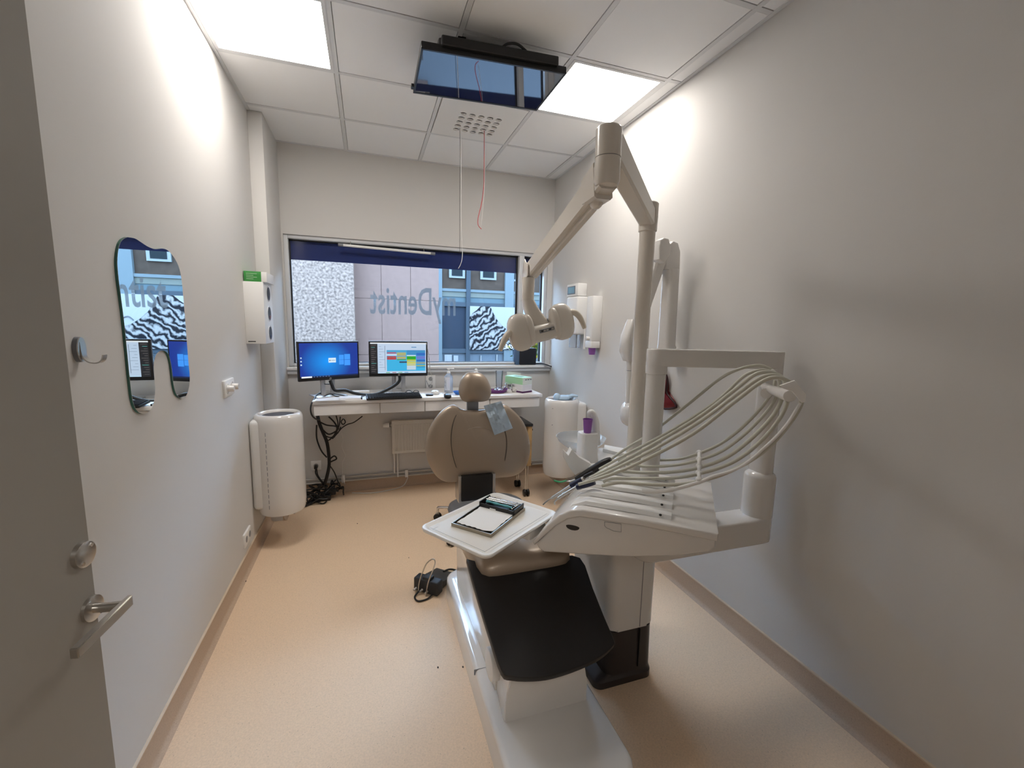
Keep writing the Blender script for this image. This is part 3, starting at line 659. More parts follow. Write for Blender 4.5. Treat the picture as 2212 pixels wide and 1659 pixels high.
for s_ in (-.09, -.05, 0, .05, .09):
    c = mid+ax*s_; secs.append([c+ay*(.045*(abs(cos(a))**.6)*(1 if cos(a) >= 0 else -1))+az*(.045*(abs(sin(a))**.6)*(1 if sin(a) >= 0 else -1)-.012) for a in [2*pi*k/20 for k in range(20)]])
rings(b, secs); ce = fin(b, 'centre_bar', CREAM, la, 50)
Mh = Mx(((ax.x, ay.x, az.x, mid.x), (ax.y, ay.y, az.y, mid.y), (ax.z, ay.z, az.z, mid.z), (0, 0, 0, 1)))
sc = bx('control_strip', GREYP, ce, -.032, .052, -.049, -.040, -.008, .010, .002, 1, Mh)
for k in range(5): bx('button', BLACK if k in (0, 3) else STEEL, sc, -.024+k*.015, -.014+k*.015, -.0505, -.048, -.003, .005, 0, 1, Mh)
bx('lens', mat('lamp_lens', (.1, .1, .12), .05), la, -.11, .11, .03, .052, -.06, .05, .01, 2, Mh)
for pth in ([(1104, 716), (1094, 726), (1086, 742), (1080, 758)], [(1230, 674), (1243, 676), (1254, 688), (1263, 709)]):
    tb('handle', mat('handle_cream', (.72, .66, .56), .35), la, [at(*q, y=2.10) for q in pth], lambda s: .011+.006*sin(pi*min(1, .25+.75*s)), 12, 6)
    q = at(*pth[0], y=2.10); el('handle_socket', GREYP, la, q, (.012, 0, 0), (0, .012, 0), (0, 0, .012))
# ================================================================== DELIVERY UNIT
QX, QY = at(1413, 870, y=1.56).x, 1.56
de = thing('delivery_unit', 'white delivery unit with five instrument hoses looped over a holder', 'dental unit', (QX, QY, .8))
za = at(1410, 757, y=1.53).z; zb2 = at(1410, 792, y=1.53).z
cy('arm_post', WHITE, de, (QX, QY, .80), (QX, QY, zb2+.005), .041, None, 32)
QR = at(1668, 775, y=1.40)
PR = V((QR.x, 1.40, 0)); PL = V((QX, QY, 0)); dd = (PR-PL).normalized(); ss = V((-dd.y, dd.x, 0))
hw = .046; zt2 = za+.006
out = []
for c, a0 in ((PL, pi/2), (PR, -pi/2)):
    base = atan2(dd.y, dd.x)
    for i in range(9): a = base+a0+pi*i/8; out.append(c+V((cos(a)*hw, sin(a)*hw, zb2)))
pz('swing_arm', WHITE, de, out, (0, 0, zt2-zb2), .006, 3)
lt('post_collar', WHITE, de, [(.0415, 0), (.046, .002), (.046, .04)], (QX, QY, zb2-.035), 32)
zc1 = at(1632, 1022, y=1.40).z; zc0 = at(1632, 1110, y=1.40).z
b = B(); rings(b, [orect((PR.x, PR.y), .036, .05, zc1-.02, 24, .7), orect((PR.x, PR.y), .034, .046, zb2+.004, 24, .7)]); fin(b, 'drop_post', WHITE, de, 50)
lt('pivot_cylinder', WHITE, de, [(.0005, zc1+.012), (.045, zc1+.010), (.060, zc1-.002), (.064, zc1-.012), (.064, zc0), (.058, zc0-.001)], (PR.x, PR.y, 0), 40)
# console, turned about the vertical
ZK = .87; ko = at(1552, 1154, z=ZK); ang = radians(-40.5)
KU = V((cos(ang), sin(ang), 0)); KV = V((-sin(ang), cos(ang), 0)); kf = (CH-ZK)/(CH-.82)
def K(u, v, z): return V((ko.x, ko.y, 0))+KU*(u*kf)+KV*v+V((0, 0, CH-(CH-z)*kf))
KW = .53
def pk(px, py, v):      # pixel onto the upright plane across the console at v
    return atp(px, py, V((ko.x, ko.y, 0))+KV*v, KV)
lid = [(0, .82), (-.25, .823), (-.49, .82), (-.54, .808), (-.585, .78), (-.63, .731), (-.665, .685), (-.697, .637), (-.690, .622), (-.652, .668), (-.60, .727), (-.55, .768), (-.50, .786), (-.25, .795), (0, .79)]
b = B(); prism(b, [K(u_, 0, z_) for u_, z_ in lid], KV*KW, .007, 3); co = fin(b, 'console_lid', WHITE, de, 40)
pan = [(-.006, .795), (-.25, .797), (-.50, .788), (-.55, .77), (-.60, .73), (-.68, .632), (-.672, .612), (-.647, .600), (-.45, .632), (-.285, .662), (-.13, .705), (-.026, .742), (-.006, .765)]
b = B(); prism(b, [K(u_, .006, z_) for u_, z_ in pan], KV*(KW-.012), .006, 3); pn = fin(b, 'console_pan', WHITE, de, 40)
dk = mat('recess_dark', (.03, .027, .024), .5)
b = B(); cc = K(-.529, .0062, .737); n_ = 16
prism(b, [cc+KU*(.026*cos(a))+V((0, 0, .014*sin(a) if sin(a) < 0 else .006*sin(a))) for a in [2*pi*k/n_ for k in range(n_)]], -KV*.001); fin(b, 'finger_recess', dk, pn)
hq = [(1306, 1127), (1342, 1132), (1342, 1149), (1325, 1147), (1310, 1140), (1306, 1136)]
hw3 = [pk(*q, .005) for q in hq]; tb('hatch_line', GREYP, pn, [p for p in hw3]+[hw3[0]], .0008, 5, 1)
bx('gap_rubber', BLACK, de, 0, 1, 0, 1, 0, 1) if False else None
# raised instrument bridge along the front slope with cradles
for k in range(5):
    v0 = .07+k*.098
    b = B(); sec = [(-.60, .742), (-.545, .80), (-.49, .826), (-.30, .829), (-.16, .826)]
    rings(b, [[K(u_, v0-.03, z_-.004), K(u_, v0-.022, z_+.010), K(u_, v0+.022, z_+.010), K(u_, v0+.03, z_-.004)] for u_, z_ in sec]); cr_ = fin(b, 'instrument_cradle', WHITE2, co, 30)
    el('hinge_dot', BLACK, cr_, K(-.20, v0-.026, .834), (.005, 0, 0), (0, .005, 0), (0, 0, .004))
# lower balance arm from pivot to console
J = V((PR.x, PR.y, 0)); tgt = K(-.25, .26, 0); tgt.z = 0
dq = (tgt-J).normalized(); sq_ = V((-dq.y, dq.x, 0)); z0, z1 = at(1600, 1172, y=1.38).z, zc0+.004
base = atan2(dq.y, dq.x); out = []
for c, a0 in ((J, pi/2), (tgt, -pi/2)):
    for i in range(9): a = base+a0+pi*i/8; out.append(c+V((cos(a)*.064, sin(a)*.064, z0)))
pz('balance_arm', WHITE, de, out, (0, 0, z1-z0), .010, 3)
pz('tray_bracket', WHITE2, de, [K(-.665, .03, .585), K(-.665, .16, .585), K(-.20, .30, .64), K(-.20, .16, .64)], (0, 0, .03), .006)
# hose holder on the drop post
hb = V((PR.x, PR.y, at(1655, 845, y=1.38).z)); HB1 = pk(1700, 848, .10)
tb('holder_boss', WHITE, de, [hb, (hb+pk(1655, 850, .30))/2, pk(1655, 850, .30)], .019, 16, 4)
cy('holder_bar', WHITE, de, pk(1652, 836, .40), pk(1706, 856, .075), .016, .019, 24, .003)
pz('holder_plate', WHITE2, de, [pk(*q, .06) for q in [(1683, 832), (1715, 821), (1740, 852), (1738, 868), (1730, 869), (1710, 845), (1690, 838)]], -KV*.012, .002)
pz('holder_plate', WHITE2, de, [pk(*q, .44) for q in [(1650, 802), (1670, 797), (1685, 812), (1680, 824), (1660, 815)]], -KV*.012, .002)
C7 = lambda x, y: (1150+x/3.456, 720+y/3.456)
UPR = [[(560, 960), (700, 860), (900, 735), (1200, 500), (1400, 340), (1550, 265), (1680, 240), (1760, 260), (1815, 310)],
       [(500, 1015), (700, 905), (1000, 745), (1300, 560), (1450, 440), (1580, 320), (1690, 278), (1780, 285), (1840, 335)],
       [(430, 1080), (620, 985), (900, 830), (1250, 620), (1500, 430), (1650, 315), (1740, 290), (1820, 305), (1880, 350)],
       [(400, 1105), (600, 1020), (900, 870), (1250, 660), (1500, 475), (1680, 345), (1780, 312), (1860, 330), (1915, 385)],
       [(345, 1128), (600, 1050), (850, 940), (1200, 750), (1500, 520), (1700, 370), (1820, 328), (1920, 365), (1990, 450)]]
RET = [[(1795, 420), (1730, 530), (1580, 690), (1420, 815), (1250, 895), (1090, 940), (900, 945), (760, 925), (640, 950)],
       [(1835, 440), (1770, 560), (1610, 730), (1430, 870), (1250, 945), (1060, 985), (850, 995), (700, 975)],
       [(1875, 450), (1800, 610), (1630, 790), (1450, 925), (1255, 1000), (1050, 1035), (820, 1040), (660, 1030)],
       [(1920, 460), (1850, 630), (1690, 820), (1490, 965), (1260, 1045), (1050, 1080), (820, 1085), (600, 1085), (530, 1110)],
       [(2005, 530), (1900, 700), (1740, 870), (1520, 1010), (1285, 1095), (1060, 1130), (800, 1125), (640, 1115), (520, 1140)]]
VS = [.46, .37, .28, .20, .11]
for k in range(5):
    pts = [pk(*C7(*q), VS[k]) for q in UPR[k]]+[pk(*C7(*q), VS[k]-.012) for q in RET[k]]
    n_ = len(pts)
    tb('hose', HOSE, de, pts, (.0062, .0062, .0072, .0066, .0066)[k], 10, 6)
# clamp that gathers the hoses, and its flat white rod
cl_p = [pk(*C7(1245, 890+k*50), VS[k]-.012) for k in range(5)]
tb('hose_clamp', WHITE2, de, [cl_p[0]+V((0, 0, .006))]+cl_p+[cl_p[-1]-V((0, 0, .012))], .007, 12, 4)
for p in cl_p: el('clamp_ring', WHITE2, de, p, (.013, 0, 0), (0, .013, 0), (0, 0, .010))
tb('support_rod', WHITE2, de, [pk(*C7(*q), .09) for q in [(820, 1180), (1000, 1175), (1250, 1110), (1340, 1070), (1550, 1000), (1760, 830), (1900, 680), (2000, 520)]], lambda s: .009-.004*min(1, s*2), 10, 6)
# instruments lying on the cradles, tips over the front slope
BI = BLACK; NAVY = mat('navy_sleeve', (.015, .02, .06), .35); GREEN = mat('green_tip', (.05, .42, .18), .35)
def inst(parts, v, lab):
    r_ = None
    for nm, mm, path, rad in parts:
        o = tb(nm, mm, de if r_ is None else r_, [pk(*q, v) for q in path], rad, 12, 4)
        if r_ is None: r_ = o; o['label'] = lab
inst([('handpiece', BI, [(1245, 1036), (1275, 1018), (1305, 1000), (1320, 993)], lambda s: .013+.006*sin(pi*s)), ('nozzle', STEEL, [(1247, 1035), (1232, 1040), (1222, 1040)], .0045), ('tip', GREEN, [(1224, 1038), (1210, 1041), (1197, 1038)], .0038)], .42, 'black syringe handpiece with green tip')
inst([('handpiece', NAVY, [(1233, 1049), (1250, 1040), (1258, 1036)], .012), ('collar', STEEL, [(1252, 1039), (1262, 1033)], .0105), ('nozzle', STEEL, [(1234, 1048), (1210, 1064), (1192, 1076)], .006), ('tip', STEEL, [(1194, 1074), (1182, 1082), (1173, 1090)], .0032)], .27, 'steel handpiece with navy sleeve')
inst([('handpiece', NAVY, [(1246, 1052), (1270, 1046), (1284, 1041)], .012), ('nozzle', STEEL, [(1247, 1051), (1222, 1066), (1206, 1076)], .0065), ('tip', STEEL, [(1207, 1075), (1198, 1084), (1199, 1090)], .0035)], .17, 'short steel handpiece')
inst([('handpiece', CREAM, [(1244, 1053), (1262, 1046), (1285, 1033)], .0085), ('nozzle', STEEL, [(1245, 1052), (1215, 1068)], .006)], .21, 'pale scaler handpiece')
inst([('handpiece', BI, [(1262, 1030), (1282, 1020)], .008)], .33, 'small black sleeve')
# ------------------------------------------------------------------ instrument tray and cassette
ZT = .752
tc = [at(*q, z=ZT) for q in [(903, 1138), (1052, 1205)]]
tL, tF = tc; e1 = (tF-tL); e2 = V((-e1.y, e1.x, 0)).normalized()*.475
TM = [tL, tF, tF+e2, tL+e2]
ex = e1.normalized(); ey = e2.normalized(); LWx = e1.length
tray = thing('instrument_tray', 'cream rectangular instrument tray on the delivery arm over the chair', 'tray', ((tL+tF+e2)/2)[:])
TMx = Mx(((ex.x, ey.x, 0, tL.x), (ex.y, ey.y, 0, tL.y), (0, 0, 1, ZT), (0, 0, 0, 1)))
def trr(m, z, r=.035): return [TMx @ p for p in rrect(m, LWx-m, m, .475-m, max(r-m*.6, .006), z)]
TRAYC = mat('tray_cream', (.72, .685, .62), .4)
b = B(); rings(b, [trr(.02, -.022), trr(.004, -.014), trr(0, -.004), trr(.002, .0), trr(.012, .001), trr(.020, -.006), trr(.028, -.008)]); fin(b, 'tray_body', WHITE2, tray, 50)
b = B(); rings(b, [trr(.0275, -.0079, .02), trr(.0275, -.0072, .02)]); fin(b, 'tray_liner', TRAYC, tray, 30)
tb('inset_line', GREYP, tray, [TMx @ V(p) for p in ((.05, .03, -.0070), (.05, .06, -.0070))], .0004, 4, 1)
tb('inset_line', GREYP, tray, [TMx @ V(p) for p in ((.03, .035, -.0070), (LWx-.04, .035, -.0070), (LWx-.04, .44, -.0070))], .0006, 4, 1)
bx('tray_stem', WHITE2, tray, LWx-.10, LWx-.03, .30, .42, -.075, -.018, .01, 2, TMx)
ca = [at(*q, z=ZT+.0) for q in [(975, 1133), (1060, 1158), (1157, 1105), (1060, 1068)]]
cL, cF = ca[0], ca[1]; f1 = (cF-cL).normalized(); f2 = V((-f1.y, f1.x, 0))
CL_, CW_ = .285, .184
cas = thing('instrument_cassette', 'steel framed instrument cassette with white paper on the tray', 'cassette', (cL+f1*CW_/2+f2*CL_/2)[:])
CM = Mx(((f1.x, f2.x, 0, cL.x), (f1.y, f2.y, 0, cL.y), (0, 0, 1, ZT-.007), (0, 0, 0, 1)))
b = B(); t_ = .004; hh = .014
box(b, 0, t_, 0, CL_, 0, hh, 0, 1, CM); box(b, CW_-t_, CW_, 0, CL_, 0, hh, 0, 1, CM); box(b, t_, CW_-t_, 0, t_, 0, hh, 0, 1, CM); box(b, t_, CW_-t_, CL_-t_, CL_, 0, hh, 0, 1, CM); box(b, t_, CW_-t_, t_, CL_-t_, 0, .002, 0, 1, CM)
fin(b, 'steel_frame', mat('tarnished_steel', (.36, .32, .26), .3, metal=1), cas, 0)
pp = []
edge = [(.012, .02)]+[(.014+.012*k, .016+.006*(k % 2)+random.uniform(-.002, .002)) for k in range(1, 12)]+[(CW_-.012, .03)]+[(CW_-.012+random.uniform(-.003, .003), .04+.02*k) for k in range(8)]+[(CW_-.012, .20), (.010, .20)]+[(.010+random.uniform(-.001, .004), .19-.02*k) for k in range(8)]
pz('paper_sheet', mat('white_paper', (.80, .79, .77), .8), cas, [CM @ V((x, y, .010)) for x, y in edge], (0, 0, .0012))
tbx = thing('black_instrument_box', 'black plastic instrument box with teal instrument on the cassette', 'instrument box', (CM @ V((CW_/2, .24, .004)))[:])
b = B(); y0, y1, zz = .195, CL_-.004, .034
z00 = .006
box(b, .004, CW_-.004, y0, y1, z00, .010, 0, 1, CM)
for (a0, a1, c0_, c1_, h_) in ((.004, .010, y0, y1, zz), (CW_-.010, CW_-.004, y0, y1, zz), (.010, CW_-.010, y0, y0+.006, zz*.8), (.010, CW_-.010, y1-.006, y1, zz*.8), (.032, .038, y0, y1, zz*.85), (CW_-.040, CW_-.034, y0, y1, zz*.85)):
    box(b, a0, a1, c0_, c1_, z00, h_, .001, 1, CM)
fin(b, 'box_body', BLACK, tbx, 30)
TEAL = mat('teal_handle', (.10, .36, .40), .4)
tb('teal_handle', TEAL, tbx, [CM @ V(p) for p in ((.028, .218, .030), (.05, .218, .0315), (.09, .216, .031), (.13, .216, .0315), (CW_-.028, .216, .03))], lambda s: .0055+.0014*sin(6*pi*s), 10, 4)
for k, (yy, mm) in enumerate(((.240, CHROME), (.252, STEEL), (.262, CHROME))): tb('instrument', mm, tbx, [CM @ V((.014, yy, .030)), CM @ V((CW_-.016, yy+.003, .030))], .0026, 8, 1)
for k in range(4): el('bur', CHROME, tbx, CM @ V((CW_-.022, .208+k*.014, .030)), (.004, 0, 0), (0, .004, 0), (0, 0, .004))
bx('clip', CHROME, tbx, .06, .09, y0-.003, y0-.0005, .012, .018, 0, 1, CM)
#@@REST
# ================================================================== CEILING TELEVISION
TVC = V((.624, 2.386, 2.801))
RM = (Mx.Rotation(-.011, 4, 'Z') @ Mx.Rotation(.018, 4, 'X') @ Mx.Rotation(-.035, 4, 'Y')); RM.translation = TVC
tv = thing('ceiling_television', 'black flat television hung face down under the ceiling', 'television', (TVC.x, TVC.y, TVC.z))
TW, TH = .3625, .2125
bx('casing', BLACK, tv, -TW, TW, -TH, TH, .004, .034, .006, 2, RM)
b = B(); 
for (x0, x1, y0, y1) in ((-TW, TW, -TH, -TH+.012), (-TW, TW, TH-.016, TH), (-TW, -TW+.010, -TH, TH), (TW-.010, TW, -TH, TH)): box(b, x0, x1, y0, y1, -.001, .006, .001, 1, RM)
fin(b, 'bezel', BLACK, tv, 30)
TVS = mat('television_screen', (.012, .014, .025), .03, spec=1.0, ior=2.0)
bx('screen', TVS, tv, -TW+.010, TW-.010, -TH+.012, TH-.016, .001, .005, 0, 1, RM)
b = B(); box(b, -.28, .28, -TH+.02, TH-.04, .03, .075, .012, 2, RM); fin(b, 'rear_housing', BLACK, tv, 30)
b = B(); box(b, -.27, .31, -TH-.022, -TH+.03, .02, .062, .004, 1, RM); fin(b, 'mount_rail', BLACK, tv, 30)
tb('cable_loop', CABLE, tv, [RM @ V(p) for p in ((.02, -TH-.01, .06), (.05, -TH-.015, .078), (.10, -TH-.012, .083), (.15, -TH-.005, .06))], .006, 8, 6)
b = B()
for s in (-.15, .15): box(b, TVC.x+s-.02, TVC.x+s+.02, TVC.y-.08, TVC.y+.08, TVC.z+.06, ZC+.002)
fin(b, 'ceiling_bracket', BLACK, tv, 0)
bx('side_knob', BLACK, tv, -TW-.014, -TW+.004, .15, .185, .004, .02, .002, 1, RM)
# cables dropping out of the diffuser
def hang(name, lab, m, path, r, y):
    o = tb(name, m, None, [at(*q, y=y) for q in path], r, 6, 6); tag(o, lab, 'cable'); return o
hang('hanging_cable', 'long thin white cable dropping from the ceiling diffuser to the window', CABLEW, [(995, 277), (996, 330), (996, 430), (997, 510), (999, 548), (996, 568), (990, 580)], .0022, 3.28)
hang('hanging_cable', 'long thin dark cable dropping from the ceiling diffuser', mat('dark_grey_cable', (.06, .06, .06), .5), [(993, 277), (994, 340), (993, 450), (993, 545)], .0015, 3.29)
hang('hanging_cable', 'short red cable with curled end hanging from the ceiling diffuser', REDC, [(1046, 276), (1046, 330), (1045, 400), (1040, 440), (1033, 470), (1033, 486), (1040, 495)], .0024, 3.27)
hang('hanging_cable', 'short white wire hanging beside the red cable', CABLEW, [(1047, 282), (1047, 380), (1044, 440), (1039, 488)], .0013, 3.265)
# ================================================================== LEFT WALL
C1 = lambda x, y: (x/3.16, 450+y/3.16)
mo = [(870, 197), (920, 206), (960, 230), (1010, 262), (1060, 279), (1110, 275), (1150, 291), (1190, 340), (1220, 400), (1238, 480), (1252, 620), (1268, 820), (1286, 1050), (1295, 1150), (1290, 1220), (1270, 1280), (1240, 1297), (1205, 1270), (1185, 1200), (1172, 1090), (1155, 1010), (1130, 977), (1095, 972), (1062, 1005), (1048, 1080), (1055, 1180), (1058, 1260), (1045, 1340), (1015, 1390), (975, 1403), (935, 1380), (908, 1320), (890, 1200), (870, 1000), (850, 800), (828, 620), (808, 470), (801, 360), (812, 262), (836, 215)]
mp = spline([at(*C1(*q), x=XL+.008) for q in mo]+[at(*C1(*mo[0]), x=XL+.008)], 4)[:-1]
mi = thing('tooth_mirror', 'frameless mirror cut in the shape of a molar tooth', 'mirror', (XL, 1.97, 1.2))
b = B(); prism(b, [p+V((-.008, 0, 0)) for p in mp], (.0075, 0, 0)); fin(b, 'glass_edge', MEDGE, mi, 30)
b = B(); prism(b, [p+V((-.0004, 0, 0)) for p in mp], (.0006, 0, 0)); fin(b, 'silvered_face', MIRROR, mi, 0)
# coat hook
hk = thing('coat_hook', 'small brushed steel coat hook on the wall by the door', 'hook', (XL, at(165, 755, x=XL).y, at(165, 755, x=XL).z))
o = ORG[hk.name]; q = V((1, 0, 0)).to_track_quat('Z', 'Y').to_matrix()
b = B(); rings(b, [[o+V((x, .020*cos(a), .034*sin(a))) for a in [2*pi*k/28 for k in range(28)]] for x in (0, .010)]); fin(b, 'back_plate', GREYP, hk)
b = B(); rings(b, [[o+V((x, .019*cos(a), .033*sin(a))) for a in [2*pi*k/28 for k in range(28)]] for x in (.010, .013)]); fin(b, 'front_plate', STEEL, hk)
b = B(); pth = spline([o+V(p) for p in ((.012, 0, .02), (.0135, 0, -.005), (.017, 0, -.022), (.028, 0, -.034), (.045, 0, -.036), (.056, 0, -.028), (.060, 0, -.014))], 6)
T, N = frames(pth); rings(b, [[p+V((0, .010, 0))+n*.0015, p+V((0, .010, 0))-n*.0015, p-V((0, .010, 0))-n*.0015, p-V((0, .010, 0))+n*.0015] for p, n in zip(pth, N)]); fin(b, 'hook_prong', STEEL, hk, 30)
# double switch with knobs
def wallplate(name, lab, cat, y, z, w, h, n, knob):
    t = thing(name, lab, cat, (XL, y, z-h/2))
    bx('plate', WHITE2, t, XL-.001, XL+.012, y-w/2, y+w/2, z-h/2, z+h/2, .004)
    for k in range(n):
        yy = y-w/2+w*(k+.5)/n
        if knob: 
            lt('inset', WHITE, t, [(.0005, .014), (.028, .014), (.030, .011)], (XL, yy, z), 24, q)
            lt('knob', WHITE, t, [(.0005, .044), (.014, .044), (.017, .040), (.018, .012)], (XL, yy, z), 24, q)
        else:
            lt('socket_recess', GREYP, t, [(.0005, .0125), (.019, .0125), (.020, .0122)], (XL, yy, z), 24, q)
    return t
wallplate('dimmer_switch', 'white double wall switch plate with two round dimmer knobs', 'switch', 2.735, 1.165, .17, .092, 2, True)
wallplate('wall_socket', 'white double wall socket low above the skirting', 'socket', 2.90, .205, .15, .085, 2, False)
# glove dispenser
gc = thing('glove_dispenser', 'white wall mounted dispenser with three round openings', 'dispenser', (XL, 3.3, 1.385))
gx1 = at(575, 743, y=3.18).x+.0; y0 = 3.18; y1 = at(593, 740, x=gx1).y
z0, z1 = 1.386, at(568, 609, y=3.18).z
bx('case', WHITE2, gc, XL, gx1, y0, y1, z0, z1, .003)
for k in range(3):
    zz = z0+(z1-z0)*(.17+.33*k); yy = (y0+y1)/2+.01
    b = B(); cyl(b, (gx1-.002, yy, zz), (gx1+.002, yy, zz), .052); o_ = fin(b, 'opening_rim', WHITE, gc)
    b = B(); cyl(b, (gx1+.001, yy, zz), (gx1+.003, yy, zz), .044); fin(b, 'opening', BLACKM, o_)
    el('glove_edge', mat(('glove_blue', 'glove_pink', 'glove_navy')[k], ((.03, .05, .10), (.15, .05, .06), (.05, .06, .10))[k], .6), gc, (gx1+.002, yy+.01, zz-.022), (.004, 0, 0), (0, .02, 0), (0, 0, .012))
bx('maker_mark', BLACK, gc, XL+.012, XL+.055, y0-.0008, y0+.001, z0+.012, z0+.018)
gb = thing('green_glove_box', 'green and white glove box lying on the glove dispenser', 'box', (XL+.06, 3.24, z1))
p0 = at(572, 607, y=3.19)
bx('box_body', mat('card_green', (.05, .28, .06), .5), gb, XL+.006, p0.x-.02, 3.19, 3.42, z1, z1+.065, .002)
bx('white_side', WHITE2, gb, p0.x-.02, p0.x+.012, 3.19, 3.42, z1, z1+.063, .002)
for k in range(4): bx('print_line', mat('print_pale', (.35, .6, .35), .5), gb, XL+.02, XL+.06+.02*(k % 2), 3.1885, 3.19, z1+.015+k*.011, z1+.019+k*.011)
# bins
def bin_(name, lab, c, side, z0, z1, r=.15):
    t = thing(name, lab, 'bin', (c[0], c[1], z0), 'wall mounted waste bins')
    b = B(); secs = []
    wx = XL if side < 0 else XR
    def ring(rr, z, inset=0):
        out = []; n = 40
        for k in range(n):
            a = 2*pi*k/n; out.append(V((c[0]+rr*cos(a), c[1]+rr*sin(a), z)))
        return out
    prof = [(r*.80, z0), (r*.93, z0+.008), (r*.97, z0+.03), (r, z0+.08), (r, z1-.06), (r*.985, z1-.025), (r*.93, z1-.006), (r*.85, z1), (r*.76, z1-.002), (r*.70, z1-.012), (r*.68, z1-.03), (r*.66, z1-.12)]
    rings(b, [ring(rr, z) for rr, z in prof], cap=True); fin(b, 'bin_body', WHITE, t, 40)
    b = B(); rings(b, [ring(r*.695, z1-.022), ring(r*.695, z1-.018)]); fin(b, 'mouth_shade', mat('mouth_shade_dark', (.05, .035, .03), .6), t)  # dark disc just below the rim stands in for shade inside the mouth
    xs = sorted((wx, c[0]+side*r*.35))
    bx('wall_bracket', WHITE2, t, xs[0], xs[1], c[1]-r*.74, c[1]+r*.74, z0+.05, z1-.03, .03, 3)
    return t
bl = bin_('waste_bin', 'white cylindrical wall bin with open dark mouth below the glove dispenser', (-.588, 3.20), -1, .235, .925)
c = (-.588, 3.20); a0 = radians(-112)
for k in range(14): bx('seam_slot', GREYP, bl, -.0015, .0015, -.0008, .0008, .30+k*.038, .325+k*.038, 0, 1, Mx.Translation((c[0]+.1503*cos(a0), c[1]+.1503*sin(a0), 0)) @ Mx.Rotation(a0+pi/2, 4, 'Z'))
br = bin_('waste_bin', 'white cylindrical wall bin holding a pale blue glove beside the spittoon', (1.572, 3.32), 1, .255, .93)
for (z_, yy) in ((.86, -.04), (.72, -.05)):
    a0 = radians(215); cy('screw_dot', GREYP, br, (1.572+.149*cos(a0), 3.32+.149*sin(a0), z_), (1.572+.1515*cos(a0), 3.32+.1515*sin(a0), z_), .004, None, 10)
GLV = mat('glove_pale_blue', (.42, .55, .68), .6)
b = B(); gl0 = V((1.56, 3.28, .925))
for c_, r_ in (((0, 0, .01), (.06, .05, .03)), ((.06, .02, .015), (.05, .04, .02)), ((-.05, .01, .02), (.03, .04, .035))): ellips(b, gl0+V(c_), (r_[0], 0, 0), (0, r_[1], 0), (0, 0, r_[2]), 1, 14, 8)
for k in range(5): tube(b, [gl0+V((.05, .0, .02)), gl0+V((.09, -.02+.012*k, .03+.006*(k % 2))), gl0+V((.125+.008*(k % 3), -.03+.018*k, .028))], lambda s: .011*(1-.4*s), 8, 4)
tag(fin(b, 'disposable_glove', GLV, None, 60), 'crumpled pale blue disposable glove on top of the bin', 'glove')
# ================================================================== RIGHT WALL
def rw(px, py): return at(px, py, x=XR)
ds = thing('wall_thermostat_box', 'small white wall box with a pale blue display above the soap dispenser', 'display unit', (XR, 3.45, 1.8))
f0 = 3.26; xf = at(1231, 617, y=f0).x
xb = XR
pL, pR = at(1226, 628, y=3.30), at(1267, 628, x=XR)
bx('case', WHITE2, ds, XR-.085, XR, 3.32, 3.535, 1.80, 1.905, .006)
bx('display', mat('lcd_blue', (.20, .40, .55), .2), ds, XR-.0872, XR-.084, 3.385, 3.505, 1.826, 1.878)
bx('side_display', mat('lcd_frame', (.12, .16, .2), .3), ds, XR-.0865, XR-.083, 3.370, 3.520, 1.818, 1.886)
so = thing('soap_dispenser', 'white wall soap dispenser with clear bottle and long lever', 'dispenser', (XR, 3.45, 1.4))
bx('housing', WHITE2, so, XR-.10, XR, 3.29, 3.50, 1.475, 1.795, .014, 3)
CLR = thin_glass('clear_plastic', (.93, .95, .97), opac=.10, body=(.8, .82, .85))
b = B(); rings(b, [orect((XR-.055, 3.40), .036, .06, z_) for z_ in (1.36, 1.37, 1.49)]); fin(b, 'clear_bottle', CLR, so, 50)
tb('lever', WHITE2, so, [(XR-.02, 3.285, 1.55), (XR-.022, 3.28, 1.48), (XR-.028, 3.275, 1.355)], .010, 10, 4)
cd_ = thing('cup_dispenser', 'tall white wall cup dispenser with purple cups showing underneath', 'dispenser', (XR, 3.14, 1.38))
pa = at(1269, 641, y=3.05).x
bx('case', WHITE2, cd_, XR-.085, XR, 3.05, 3.15, 1.425, 1.785, .006)
bx('spout', WHITE2, cd_, XR-.088, XR-.006, 3.048, 3.152, 1.375, 1.428, .006)
cy('lever_knob', WHITE, cd_, (XR-.08, 3.09, 1.45), (XR-.112, 3.09, 1.45), .018, .016, 16, .003)
lt('cup_stack', PURPLE, cd_, [(.0005, 1.32), (.024, 1.32), (.033, 1.385), (.0005, 1.385)], (XR-.048, 3.10, 0), 20)
# x-ray unit on a folding wall arm
xr = thing('xray_unit', 'white wall mounted folding x-ray arm hanging behind the lamp pole', 'x-ray unit', (XR, 2.2, 1.3))
XW = WHITE; yx = 2.12
def xa(px, py, y=yx): return at(px, py, y=y)
t0, t1 = xa(1449, 590), xa(1440, 748)
b = B(); rings(b, [orect((t1.x, yx), .042, .05, t1.z-.03), orect((t1.x, yx), .042, .05, t1.z), orect((t1.x-.002, yx), .039, .047, t1.z+.004), orect((t0.x, yx), .036, .045, t0.z+.02)]); fin(b, 'column', XW, xr, 50)
kz = xa(1450, 545)
pz('knuckle', XW, xr, [xa(*q)+V((0, -.03, 0)) for q in [(1431, 583), (1432, 550), (1438, 530), (1448, 522), (1458, 527), (1463, 545), (1462, 583)]], (0, .07, 0), .008, 3)
pz('knuckle', XW, xr, [xa(*q, 2.06)+V((0, -.03, 0)) for q in [(1417, 561), (1417, 535), (1420, 520), (1428, 515), (1438, 518), (1443, 535), (1441, 552), (1429, 570)]], (0, .07, 0), .008, 3)
pb_ = [xa(1424, 560, 2.10), xa(1397, 640, 2.2), xa(1370, 720, 2.3)]
